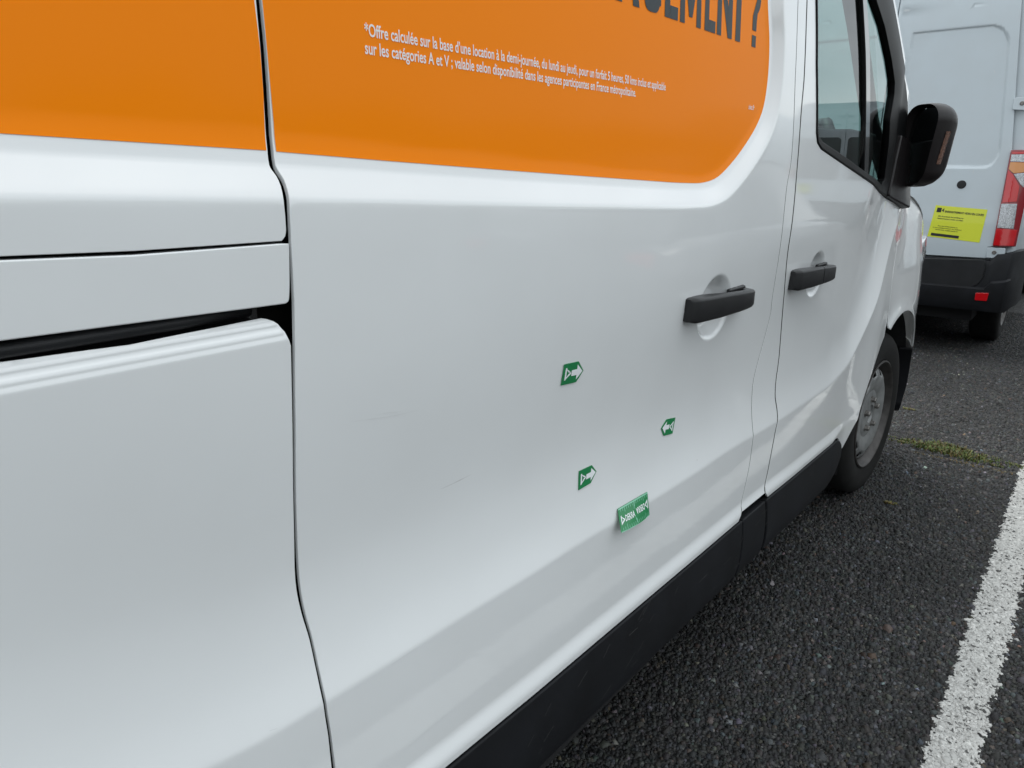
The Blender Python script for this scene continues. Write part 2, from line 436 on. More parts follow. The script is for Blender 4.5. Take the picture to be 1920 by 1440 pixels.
ORANGE_PX = [(1453, -60), (1453, 0), (1452, 80), (1446, 150), (1437, 200), (1425, 232), (1400, 274), (1375, 307), (1350, 332), (1325, 342), (1290, 343), (1200, 337), (1000, 322), (700, 298), (513, 284)]
_o = np.array([onY(u, v, .609)[[0, 2]] for u, v in ORANGE_PX])
_o = np.vstack([[1.53, 1.95], [1.575, 1.82], _o[1:-1]])
ORANGE_EDGE = smooth_open(_o, .012)                                     # right and bottom edge of the orange field
_bl = np.array([onY(0, 250, .609)[[0, 2]], onY(500, 283, .609)[[0, 2]]])
_sl = (_bl[1, 1] - _bl[0, 1]) / (_bl[1, 0] - _bl[0, 0])
def orange_low(x): return _bl[1, 1] + (x - _bl[1, 0]) * _sl
RECESS = np.vstack([ORANGE_EDGE, [[.40, orange_low(.40)], [-1.35, orange_low(-1.35) ], [-1.35, 1.99], [1.40, 1.99]]])


def recess_sd(x, z):
    P = np.stack([x, z], 1); sd = np.full(len(P), 1.0)
    near = (z > 1.25)
    if near.any():
        Q = P[near]; d = seg_dist(Q, RECESS); d[in_poly(Q, RECESS)] *= -1; sd[near] = d
    return sd


_hx = []   # handle cups: (xc, zc, rx, rz, tilt, depth)


def S(x, z, detail=True):
    x = np.atleast_1d(np.asarray(x, float)); z = np.atleast_1d(np.asarray(z, float)) + 0 * x; x = x + 0 * z
    zc = np.interp(x, _g, _zc); s = np.interp(x, _g, _zs)
    d = (z - zc) / np.sqrt(1 + s * s)
    wb = smoothstep(x, 1.2, 2.1)
    y = .605 - .014 * smoothstep(x, .2, 1.9) + .004 * smoothstep(x, 1.95, 3.0)
    fade = 1 - smoothstep(x, 2.95, 3.25)
    y = y + fade * (np.interp(d, *_a) * (1 - wb) + np.interp(d, *_b) * wb) + (1 - fade) * .012
    wl = smoothstep(x, 2.0, 2.5); y = y + (np.interp(d, *_lowA) * (1 - wl) + np.interp(d, *_lowB) * wl) * fade
    y = y + .11 * np.maximum(0, z - 1.42)**2 + 2.2 * np.maximum(0, z - 2.04)**2
    zs = sill_z(x)
    y = y - .009 * (1 - smoothstep(z, zs + .010, zs + .042)) * (1 - .9 * smoothstep(x, 2.48, 2.66)) + 0.010 * (1 - smoothstep(z, zs - .19, zs - .05))
    # wheel-arch flare and nose
    y = y - .016 * smoothstep(x, 2.55, 2.95) * (1 - smoothstep(z, .80, 1.15))
    y = y + .30 * np.maximum(0, x - 3.45)**2 + .9 * np.maximum(0, x - 3.75)**2 + .10 * smoothstep(x, 2.9, 3.3) * np.maximum(0, z - 1.0)
    if detail:
        sd = recess_sd(x, z)
        sp_ = lambda q: .5 * (q + np.sqrt(q * q + .0032**2)); y = y + .0165 * (1 - (sp_(sd - .012) - sp_(sd - .042)) / .030) + .004 * (1 - smoothstep(sd, -.02, .02))
        for (xc, zc2, rx, rz, tl, dp) in _hx:
            qx = (x - xc); qz = (z - zc2) ; qx = qx + tl * qz
            r = np.sqrt((qx / rx)**2 + (qz / rz)**2); near = r < 1.3
            if near.any(): y = y + np.where(near, dp * (1 - smoothstep(r, .52, 1.0)), 0)
    return y


def W(u, v, off=0.0, detail=True):
    """(x, z) of the point of the side surface seen at a pixel"""
    Y = .6
    for _ in range(14):
        p = onY(u, v, Y); Y = Y + .8 * (float(S(p[0], p[2], detail)[0]) + off - Y)
    return np.array([p[0], p[2]])


def WL(pts, off=0.0): return np.array([W(u, v, off, False if False else True) for u, v in pts])
def Fside(off=0.0, fn=None): return lambda a, b: np.stack([a, (fn or S)(a, b) + off, b], 1)
OUT = (0, -1, 0)
# ==BUILD==
def zcut(l, ztop):  # extend a px-traced edge straight up to ztop
    return l
ROOFZ = 2.08
D_PX = [(500, 90), (506, 180), (513, 280), (517, 311), (525, 325), (532.5, 337), (539, 355), (543, 375), (544.5, 412), (546.8, 457), (551, 536), (553, 592), (554, 720), (555, 800), (555.5, 900), (558, 1000), (564, 1102), (573, 1150), (587, 1200), (600, 1260), (613, 1320), (622, 1380)]
L_PX = [(489, 90), (495, 180), (501, 270), (505.5, 309), (510, 318), (519, 330), (527, 348), (532.5, 375), (535.5, 405), (537, 431)]
L2_PX = [(547.5, 720), (549, 800), (550, 900), (552, 1000), (556, 1102), (566, 1150), (581, 1200), (594, 1260), (607, 1320), (616, 1380)]
S3_PX = [(1491, 150), (1483, 307), (1475.6, 349), (1461, 478), (1448, 560), (1445, 588), (1429, 650), (1413, 713), (1409.5, 754), (1410, 785), (1412, 810), (1404, 879), (1395, 921), (1391, 960)]
S2_PX = [(1508, 150), (1503, 207), (1497, 292), (1487, 406), (1477, 478), (1470, 560), (1461, 671), (1455, 718), (1454, 745), (1457, 765), (1458.6, 782), (1456, 800), (1446, 852), (1438, 893), (1435, 924)]
ARCH_C, ARCH_R = (3.262, .335), .497

def cup_center(top, left, rgt, bot):
    t, l, r_, b = [W(*p, 0, False) for p in (top, left, rgt, bot)]
    return ((t[0] + b[0]) / 2, (t[1] + b[1]) / 2, (r_[0] - l[0]) / 2 * 1.14, (t[1] - b[1]) / 2 * 1.04)
c1 = cup_center((1350, 515), (1313, 558), (1369, 538), (1330, 637))
c2 = cup_center((1538, 471), (1517, 502), (1545, 494), (1522, 556))
_cups = [(c1[0], c1[1], c1[2], c1[3], 0.0, .028), (c2[0], c2[1], c2[2], c2[3], 0.0, .028)]

seamD = WL(D_PX); seamL = WL(L_PX); seamL2 = WL(L2_PX); seam3 = WL(S3_PX); seam2 = WL(S2_PX)
GAP = np.array([.0035, 0])
_hx.extend(_cups)

# ---------------------------------------------------------------- ground
def grid_sheet(name, x0, x1, y0, y1, z, m):
    o = mesh_obj(name, [(x0, y0, z), (x1, y0, z), (x1, y1, z), (x0, y1, z)], [(0, 1, 2, 3)], m); o['kind'] = 'structure'; return o

def asphalt_mat():
    m = bpy.data.materials.new('asphalt'); m.use_nodes = True; t = m.node_tree; p = t.nodes['Principled BSDF']; L = t.links.new
    g = t.nodes.new('ShaderNodeTexCoord')
    v = t.nodes.new('ShaderNodeTexVoronoi'); v.inputs['Scale'].default_value = 115; L(g.outputs['Object'], v.inputs[0])
    s = t.nodes.new('ShaderNodeSeparateColor'); L(v.outputs['Color'], s.inputs[0])
    r = t.nodes.new('ShaderNodeValToRGB'); e = r.color_ramp.elements
    e[0].position = 0; e[0].color = (.006, .0065, .007, 1); e[1].position = 1; e[1].color = (.11, .11, .105, 1)
    k = e.new(.55); k.color = (.019, .020, .021, 1); k = e.new(.85); k.color = (.050, .048, .044, 1)
    L(s.outputs[0], r.inputs[0])
    dk = t.nodes.new('ShaderNodeMapRange'); dk.inputs[1].default_value = .35; dk.inputs[2].default_value = .75; dk.inputs[3].default_value = 1.0; dk.inputs[4].default_value = .25
    L(v.outputs['Distance'], dk.inputs[0])
    sm = t.nodes.new('ShaderNodeVectorMath'); sm.operation = 'SCALE'; L(r.outputs[0], sm.inputs[0]); L(dk.outputs[0], sm.inputs['Scale'])
    L(sm.outputs[0], p.inputs['Base Color']); p.inputs['Roughness'].default_value = .7
    b = t.nodes.new('ShaderNodeBump'); b.inputs['Strength'].default_value = 1; b.inputs['Distance'].default_value = .006; b.invert = True
    L(v.outputs['Distance'], b.inputs['Height']); L(b.outputs[0], p.inputs['Normal'])
    return m

def stone_mat(name, white=False):
    m = bpy.data.materials.new(name); m.use_nodes = True; t = m.node_tree; p = t.nodes['Principled BSDF']; L = t.links.new
    a = t.nodes.new('ShaderNodeAttribute'); a.attribute_name = 'tone'
    L(a.outputs['Color'], p.inputs['Base Color']); p.inputs['Roughness'].default_value = .62 if not white else .7
    p.inputs['Specular IOR Level'].default_value = .4
    return m
M['asphalt'] = asphalt_mat(); M['stones'] = stone_mat('asphalt_stones'); M['painted'] = stone_mat('painted_stones', True)
grid_sheet('ground', -60, 90, -70, 70, 0, M['asphalt'])

LINE = (.004, .110)
def cloud_of_stones(name, n, area, zoff, size, tone_fn, m, keep=None, flat=.6):
    x = rng.uniform(area[0], area[1], n); y = rng.uniform(area[2], area[3], n)
    if keep is not None: k = keep(x, y); x, y = x[k], y[k]
    n = len(x)
    base = np.array([(-1, -1, -1), (1, -1, -1), (1, 1, -1), (-1, 1, -1), (-.6, -.6, 1), (.6, -.6, 1), (.6, .6, 1), (-.6, .6, 1)], float)
    s = size * rng.lognormal(0, .28, n)
    V = base[None] * np.array([.5, .5, .5 * flat]) * s[:, None, None]
    V = V * rng.uniform(.72, 1.28, (n, 1, 3)) + rng.uniform(-.14, .14, (n, 8, 3)) * s[:, None, None]
    a = rng.uniform(0, 6.283, n); tx = rng.normal(0, .28, n); ty = rng.normal(0, .34, n)
    ca, sa = np.cos(a)[:, None], np.sin(a)[:, None]
    X = V[..., 0] * ca - V[..., 1] * sa; Y = V[..., 0] * sa + V[..., 1] * ca; Z = V[..., 2] + X * tx[:, None] + Y * ty[:, None]
    P = np.stack([X + x[:, None], Y + y[:, None], Z + zoff + rng.uniform(-.0012, .0012, n)[:, None]], 2).reshape(-1, 3)
    q = np.array([(4, 5, 6, 7), (0, 1, 5, 4), (1, 2, 6, 5), (2, 3, 7, 6), (3, 0, 4, 7)])
    Fq = (q[None] + (np.arange(n) * 8)[:, None, None]).reshape(-1)
    me = bpy.data.meshes.new(name); me.vertices.add(n * 8); me.vertices.foreach_set('co', P.ravel())
    nf = n * 5; me.loops.add(nf * 4); me.loops.foreach_set('vertex_index', Fq.astype(np.int32)); me.polygons.add(nf)
    me.polygons.foreach_set('loop_start', (np.arange(nf) * 4).astype(np.int32)); me.update(calc_edges=True)
    at = me.color_attributes.new('tone', 'FLOAT_COLOR', 'POINT'); col = tone_fn(n, x, y)
    at.data.foreach_set('color', np.repeat(np.c_[col, np.ones(n)], 8, axis=0).ravel())
    me.materials.append(m); o = bpy.data.objects.new(name, me); C.objects.link(o); o['kind'] = 'stuff'; return o

def grey_tone(n, x, y):
    v = np.exp(rng.normal(math.log(.0168), .70, n)) * (1 + .16 * np.sin(x * 3.1 + 2 * np.sin(y * 4.3)) + .12 * np.sin(y * 9 + x * 5.7 + 1.5 * np.sin(x * 2.2))); c = np.stack([v * rng.normal(1.0, .12, n), v, v * rng.normal(1.0, .13, n)], 1)
    k = rng.random(n); c[k < .05] *= np.array([1.35, .95, .75]); c[k > .985] *= 2.4; return np.clip(c, .006, .5)
def white_tone(n, x, y):
    v = rng.normal(.42, .06, n); c = np.stack([v, v * .995, v * .96], 1); k = rng.random(n) < .085; c[k] *= .18; return np.clip(c, .02, .8)
def wob(x, s): return .003 * np.sin(x * 37 + s) + .003 * np.sin(x * 91 + 2 * s) + .0025 * np.sin(x * 211 + s * 3)
def on_line(x, y, j=0): return (y > LINE[0] + wob(x, 1) + j) & (y < LINE[1] + wob(x, 5) - j)
a1 = cloud_of_stones('asphalt_stones', 74000, (1.0, 4.6, -.45, 1.15), .0008, .0100, grey_tone, M['stones'], lambda x, y: ~on_line(x, y, rng.normal(0, .004, len(x))))
a2 = cloud_of_stones('asphalt_stones', 60000, (4.6, 9.0, -.6, 1.6), .0006, .0105, grey_tone, M['stones'])
pl = cloud_of_stones('parking_line', 32000, (1.3, 4.5, -.03, .15), .0022, .0082, white_tone, M['painted'], lambda x, y: on_line(x, y, rng.normal(.002, .004, len(x))), flat=.32)
pl['kind'] = 'structure'
# worn paint film under the painted stones
gx = np.arange(1.3, 4.5, .005); gy = np.arange(-.02, .14, .005); vs = []; fs = []
GX, GY = np.meshgrid(gx, gy, indexing='ij'); hz = .0030 + rng.uniform(-.0009, .0009, GX.shape)
vs = np.stack([GX, GY, hz], 2).reshape(-1, 3); ny = len(gy)
okc = on_line(GX + .0025, GY + .0025, .003) & (rng.random(GX.shape) > .045)
fs = [(i * ny + j, (i + 1) * ny + j, (i + 1) * ny + j + 1, i * ny + j + 1) for i in range(len(gx) - 1) for j in range(ny - 1) if okc[i, j]]
M['linepaint'] = mat('road_paint', (.40, .40, .385), .7, noise=.22, nscale=60)
pf = mesh_obj('parking_line_paint', vs, fs, M['linepaint']); pf['kind'] = 'structure'
far = mesh_obj('parking_line_paint', [(4.5, LINE[0], .004), (60, LINE[0], .004), (60, LINE[1], .004), (4.5, LINE[1], .004), (-30, LINE[0], .004), (1.3, LINE[0], .004), (1.3, LINE[1], .004), (-30, LINE[1], .004)], [(0, 1, 2, 3), (4, 5, 6, 7)], M['linepaint']); far['kind'] = 'structure'

# ---------------------------------------------------------------- the white delivery van (foreground)
VC = (1.35, 1.62, 0)
van = empty('delivery_van', VC, 'large white delivery van with orange side graphic, filling the frame', 'van')
YC = VC[1]
TOP = ROOFZ

# rear quarter above the rail
E1 = np.vstack([[seamL[0, 0], TOP], [seamL[0, 0], 1.6], smooth_open(seamL, .006), smooth_open(WL([(537, 431), (535.5, 443), (529, 452)]), .004)[1:], WL([(250, 471), (0, 481)]), [[-1.3, 1.312], [-1.3, TOP]]])
qp = panel('rear_quarter_panel', E1, Fside(), OUT, M['white'], van, spacing=.03, dense=[(-1.3, .5, 1.30, 1.34, .012)], bands=True)
# rail cover strip
cov = np.vstack([smooth_open(WL([(542.5, 455.5), (543.5, 510), (543, 556), (541, 566), (535, 570)]), .005), WL([(250, 607), (0, 640)]), [[-1.25, 1.251], [-1.25, 1.3085]], WL([(0, 488), (250, 478)])])
panel('rail_cover', cov, Fside(0, lambda x, z: S(x, z, False) - .0005), OUT, M['white'], qp, spacing=.02, hem=.012, rad=.0016)
# lower quarter with stepped lip
def S_low(x, z):
    y = S(x, z, False); t = np.clip((z - 1.2085) / .026, 0, 1.6); return y + .010 * t**1.6 + .9 * np.maximum(0, z - 1.231) + .0013 * np.sin(t * 3 * math.pi)**2 * (t > 0) * np.minimum(1, t * 3)
RA = (-.38, .335)
arc = [(RA[0] + .47 * math.cos(math.radians(a)), RA[1] + .47 * math.sin(math.radians(a))) for a in range(10, 171, 8)]
low = np.vstack([WL([(0, 683), (250, 648), (502, 598)]), smooth_open(WL([(502, 598), (521, 603), (532, 615), (540, 630), (546, 648)]), .004)[1:], smooth_open(seamL2, .008), [[seamL2[-1, 0] + .004, .60], [seamL2[-1, 0] + .006, .36]], arc[::1], [[-1.3, .42], [-1.3, 1.245]]])
panel('lower_quarter_panel', low, Fside(0, S_low), OUT, M['white'], van, spacing=.028, dense=[(.0, .5, 1.203, 1.255, .0022), (-1.3, .0, 1.2, 1.245, .005), (-.5, .5, .72, .82, .008)], bands=True)
# rail in its slot
MB().box((-.42, .648, 1.262), (1.61, .02, .12)).build('rail_slot', M['gloss_black'], van)
MB().tube([(-1.2, .624, 1.238), (.30, .622, 1.240), (.372, .632, 1.240)], .0065).build('slide_rail', M['plastic'], van, smooth=True)

# sliding door
seamDx = np.vstack([[seamD[0, 0] - .001, TOP], [seamD[0, 0] - .001, 1.6], smooth_open(seamD, .007), [[seamD[-1, 0] + .003, .66], [seamD[-1, 0] + .004, sill_z(.43) + .001]]])
s3x = np.vstack([[seam3[0, 0] - .03, TOP], [seam3[0, 0] - .012, 1.7], smooth_open(seam3, .012)])
sbot = np.stack([np.linspace(seamD[-1, 0] + .02, seam3[-1, 0] - .02, 40), sill_z(np.linspace(seamD[-1, 0] + .02, seam3[-1, 0] - .02, 40))], 1)
door_out = np.vstack([seamDx, sbot, (s3x - [.0010, 0])[::-1]])
dd = []
xs = np.linspace(.38, 1.72, 8)
dd.append((.38, 1.74, 1.26, 1.46, .0075)); dd.append((1.5, 1.74, 1.46, 2.0, .0075)); dd.append((.38, 1.74, .71, .80, .006)); dd.append((.38, 1.74, .485, .56, .005))
cx, cz, rx, rz = c1
dd.append((cx - rx * 1.15, cx + rx * 1.15, cz - rz * 1.15, cz + rz * 1.15, .0028))
sd = panel('sliding_door', door_out, Fside(), OUT, M['white'], van, spacing=.024, dense=dd, bands=True)
# strip between the two doors
strip = np.vstack([s3x + [.0022, 0], (np.vstack([[seam2[0, 0] - .03, TOP], [seam2[0, 0] - .012, 1.7], smooth_open(seam2, .012)]) - [.0045, 0])[::-1]])
ps = panel('door_pillar_strip', strip, Fside(), OUT, M['white'], van, spacing=.016, rad=.0007, bands=True)

def seam_shade(e0_, e1_, parent):  # black strip nearly flush in the seam, stands in for gap shade
    panel('seam_shade_strip', np.vstack([e0_, e1_[::-1]]), Fside(.0006), OUT, M['rubber'], parent, spacing=.02, hem=0)
_s2 = np.vstack([[seam2[0, 0] - .03, TOP], [seam2[0, 0] - .012, 1.7], smooth_open(seam2, .012)])
seam_shade(s3x - [.0018, 0], s3x + [.0030, 0], sd); seam_shade(_s2 - [.0055, 0], _s2 + [.0036, 0], ps)
M['frame_black'] = mat('window_frame_black', (.0035, .0035, .004), .45, spec=.18)
# front door with window opening
s2x = np.vstack([[seam2[0, 0] - .03, TOP], [seam2[0, 0] - .012, 1.7], smooth_open(seam2, .012)]) + [.0028, 0]
archl = [(ARCH_C[0] + ARCH_R * math.cos(math.radians(a)), ARCH_C[1] + ARCH_R * math.sin(math.radians(a))) for a in range(162, 117, -3)]
SF = np.array([(3.030, .80), (3.020, .90), (3.018, .99), (3.045, 1.08), (3.085, 1.19), (3.112, 1.246), (3.125, 1.30)])
xb = np.linspace(seam2[-1, 0] + .02, 2.47, 18)
dbot = np.stack([xb, sill_z(xb)], 1)
noseb = np.array([(2.50, .4935), (2.54, .487), (2.575, .470), (2.60, .440), (2.612, .405), (2.645, .402)])
apil = np.vstack([WL([(1703, 352), (1706, 300), (1708, 235), (1706, 190), (1703, 168), (1697, 110), (1688, 55), (1678, 0)]), [[2.48, 1.935], [2.36, 2.01], [2.25, TOP]]])
fd_out = np.vstack([s2x, dbot, noseb, archl, SF[1:], apil])
hole_px = [(1530, -40), (1529.8, 120), (1530, 250), (1532, 268), (1539, 280), (1582, 309.5), (1639, 349), (1681, 383)]
hole_w = WL(hole_px); hole_w[0] = (1.825, 1.80)
hole = np.vstack([[[1.80, 1.93], [1.807, 1.88]], hole_w, WL([(1691, 379), (1696, 368), (1698, 340), (1700, 300), (1701, 240), (1700, 185), (1697, 155), (1690, 105), (1680, 50), (1671, 0)]), [[2.44, 1.905], [2.36, 1.94], [2.30, 1.955]]])
dd = [(1.8, 3.0, .69, .80, .007), (2.2, 2.98, .80, 1.25, .008), (1.8, 2.7, .46, .55, .005)]
cx, cz, rx, rz = c2
dd.append((cx - rx * 1.15, cx + rx * 1.15, cz - rz * 1.15, cz + rz * 1.15, .0028))
fd = panel('front_door', fd_out, Fside(), OUT, M['white'], van, holes=[hole], spacing=.024, dense=dd, bands=True, rad=.0009)
inn_px = [(1532, -40), (1531.8, 120), (1532.3, 240), (1534, 255), (1541, 266), (1582, 293), (1620, 321), (1651, 346)]
inn_w = WL(inn_px); inn_w[0] = (1.838, 1.79)
inner = np.vstack([[[1.815, 1.915], [1.822, 1.87]], inn_w, WL([(1656, 338), (1661, 300), (1667, 225), (1675, 178), (1676, 155), (1670, 112), (1657, 50), (1641, 0)]), [[2.30, 1.885], [2.26, 1.915]]])
def S_frame(x, z):
    s = S(x, z, False); P = np.stack([np.atleast_1d(x), np.atleast_1d(z)], 1); d = seg_dist(P, inner)
    k = smoothstep(np.atleast_1d(x), 2.2, 2.5); return s - .003 - k * .006 * np.sin(np.clip(d / .13, 0, 1) * math.pi)
wf = panel('window_frame', inset(ccw(resample(hole, .01)), .002), Fside(0, S_frame), OUT, M['frame_black'], fd, holes=[inner], spacing=.018, hem=.02, rad=.002)
gl_out = inset(ccw(resample(inner, .012)), -.006)
mesh_glass = panel('window_glass', gl_out, Fside(.009, lambda x, z: S(x, z, False)), OUT, M['glass'], fd, spacing=.06, hem=0)
tl_w = [W(1534, 259), W(1541, 268), W(1582, 295), W(1620, 323), W(1654, 346)]
trim = np.vstack([tl_w, [tl_w[-1] + [0, .16], tl_w[3] + [0, .125], tl_w[2] + [0, .075], tl_w[1] + [.0, .045], tl_w[0] + [0, .04]]])
panel('added_dark_trim', trim, Fside(.045, lambda x, z: S(x, z, False)), OUT, M['dash'], fd, spacing=.04, hem=.03, rad=.008)  # raised dark trim, added to darken the lower band of the window
bar = np.array([W(1624, -40), W(1622.5, 100), W(1620, 330), W(1627, 338), W(1631, 100), W(1632.5, -40)]); bar[0] = (2.185, 1.905); bar[-1] = (2.225, 1.905)
panel('window_bar', bar, Fside(-.001, lambda x, z: S(x, z, False)), OUT, M['gloss_black'], fd, spacing=.03, hem=.012, rad=.003)

# front fender
arcf = [(ARCH_C[0] + ARCH_R * math.cos(math.radians(a)), ARCH_C[1] + ARCH_R * math.sin(math.radians(a))) for a in range(114, 33, -4)]
f_out = np.vstack([(SF + [.0042, 0])[::-1], arcf, [[3.685, .605], [3.99, .605], [3.99, .7], [3.98, .93], [3.93, 1.066], [3.80, 1.120], [3.65, 1.180], [3.5, 1.234], [3.38, 1.270], [3.28, 1.292], [3.15, 1.36]]])
def S_fend(x, z):
    P = np.stack([np.atleast_1d(x), np.atleast_1d(z)], 1); r = np.hypot(P[:, 0] - ARCH_C[0], P[:, 1] - ARCH_C[1]) - ARCH_R
    return S(x, z, False) - .010 * np.exp(-(np.maximum(r, 0) / .035)**2)
fen = panel('front_fender', f_out, Fside(0, S_fend), OUT, M['white'], van, spacing=.03, dense=[(2.9, 3.85, .6, .93, .012)])

bc = [(ARCH_C[0] + ARCH_R * math.cos(math.radians(a)), ARCH_C[1] + ARCH_R * math.sin(math.radians(a))) for a in range(32, -7, -4)]
panel('bumper_corner', np.vstack([bc, [[3.78, .26], [3.97, .26], [3.99, .60]]]), Fside(0, S_fend), OUT, M['cladding'], van, spacing=.05, hem=.05, rad=.004)
# black lower cladding, three pieces
def S_clad(x, z):
    zt = sill_z(x); zb = zt - .165
    t = (z - zb) / (zt - zb); return S(x, zt + .001, False) - .004 - .006 * np.sin(np.clip(t, 0, 1) * math.pi) + .03 * np.maximum(0, .25 - t)**1.5
def clad(x0t, x1t, x0b, x1b, parent, end=None):
    xt = np.linspace(x0t, x1t, max(4, int((x1t - x0t) / .03))); xl = np.linspace(x0b, x1b, max(4, int((x1b - x0b) / .03)))
    top = np.stack([xt, sill_z(xt) - .0022], 1); bot = np.stack([xl, sill_z(xl) - .165 + .0 * xl], 1)
    o = np.vstack([bot, end if end is not None else top[:0], top[::-1]])
    return panel('lower_cladding', o, Fside(0, S_clad), OUT, M['cladding'], parent, spacing=.03, hem=.05, rad=.004)
clad(seamD[-1, 0] + .008, seam3[-1, 0] - .002, seamD[-1, 0] + .01, seam3[-1, 0] - .012, sd)
clad(seam3[-1, 0] + .003, seam2[-1, 0] - .006, seam3[-1, 0] - .004, seam2[-1, 0] + .006, ps)
clad(seam2[-1, 0] + .004, 2.50, seam2[-1, 0] + .022, 2.47, fd, end=np.array([(2.54, .352), (2.575, .375), (2.60, .402), (2.603, .43), (2.59, .452), (2.565, .470), (2.53, .482)]))
clad(.13, seamL2[-1, 0] + .002, .16, seamL2[-1, 0] + .002, van)

# black sheet behind the panel gaps, stands in for the shade in them
ish = np.array([(-1.28, .42), (-.9, .40), (.12, .40), (2.55, .40), (2.70, .62), (2.80, .80), (2.98, .90), (2.98, 1.2), (2.9, 1.24), (1.92, 1.30), (1.78, 1.45), (1.76, 1.95), (1.6, 2.02), (-1.28, 2.02)])
panel('gap_shade_shell', ish, Fside(.034, lambda x, z: S(x, z, False)), OUT, M['hem'], van, spacing=.10, hem=0, edge_step=.08)

# ---- orange graphic
odoor = np.vstack([[[.409, 1.97], [.4075, 1.5]], WL([(511, 230), (514.5, 283)]), ORANGE_EDGE[::-1] if ORANGE_EDGE[0, 1] > ORANGE_EDGE[-1, 1] else ORANGE_EDGE])
oe = ORANGE_EDGE[::-1] if ORANGE_EDGE[0, 1] > ORANGE_EDGE[-1, 1] else ORANGE_EDGE
odoor = np.vstack([[[.4105, 1.96]], WL([(508, 180), (512.5, 230), (517.5, 284)]), oe[2:]])
og = panel('orange_graphic', odoor, Fside(-.0006), OUT, M['orange'], sd, spacing=.03, hem=0, edge_step=.008, dense=[(1.45, 1.66, 1.34, 1.96, .009), (.4, 1.5, 1.34, 1.41, .009), (1.38, 1.62, 1.41, 1.60, .009)])
oq = np.vstack([[[-1.2, 1.96], [-1.2, orange_low(-1.2)]], WL([(0, 250), (250, 266)]), WL([(499, 282), (493.5, 180), (487, 90)]), [[.388, 1.96]]])
panel('orange_graphic', oq, Fside(-.0006), OUT, M['orange'], qp, spacing=.05, hem=0, edge_step=.012, dense=[(-1.2, .42, 1.36, 1.42, .012)])

# ---- lettering
def glyph_mesh(s, bold=0.0, res=3):
    c = bpy.data.curves.new('t', 'FONT'); c.body = s; c.size = 1; c.offset = bold; c.resolution_u = res; c.fill_mode = 'FRONT'
    o = bpy.data.objects.new('t', c); C.objects.link(o); dg = bpy.context.evaluated_depsgraph_get(); dg.update()
    me = bpy.data.meshes.new_from_object(o.evaluated_get(dg)); v = np.array([tuple(p.co)[:2] for p in me.vertices]); f = [tuple(p.vertices) for p in me.polygons]
    bpy.data.objects.remove(o); bpy.data.curves.remove(c); bpy.data.meshes.remove(me); return v, f
CAP = None
_v, _ = glyph_mesh('H'); CAP = _v[:, 1].max()

def put_text(items, name, m, parent, F, outward, off=.0012):
    """items: (string, a0, a1, base_b, cap height, bold, slope)"""
    V, Fc, b = [], [], 0
    for (s, a0, a1, bb, h, bold, *rest) in items:
        v, f = glyph_mesh(s, bold); sl = rest[0] if rest else 0
        xa = (v[:, 0] - v[:, 0].min()) / (v[:, 0].max() - v[:, 0].min()); A = a0 + (a1 - a0) * xa
        Bz = bb + v[:, 1] / CAP * h + sl * (A - a0)
        V.append(F(A, Bz) + np.array(outward) * off); Fc += [tuple(i + b for i in q) for q in f]; b += len(v)
    V = np.vstack(V)
    q = Fc[0]; n = np.cross(V[q[1]] - V[q[0]], V[q[2]] - V[q[0]])
    if n @ np.array(outward) < 0: Fc = [q[::-1] for q in Fc]
    return mesh_obj(name, V, Fc, m, parent)
Fs = Fside()
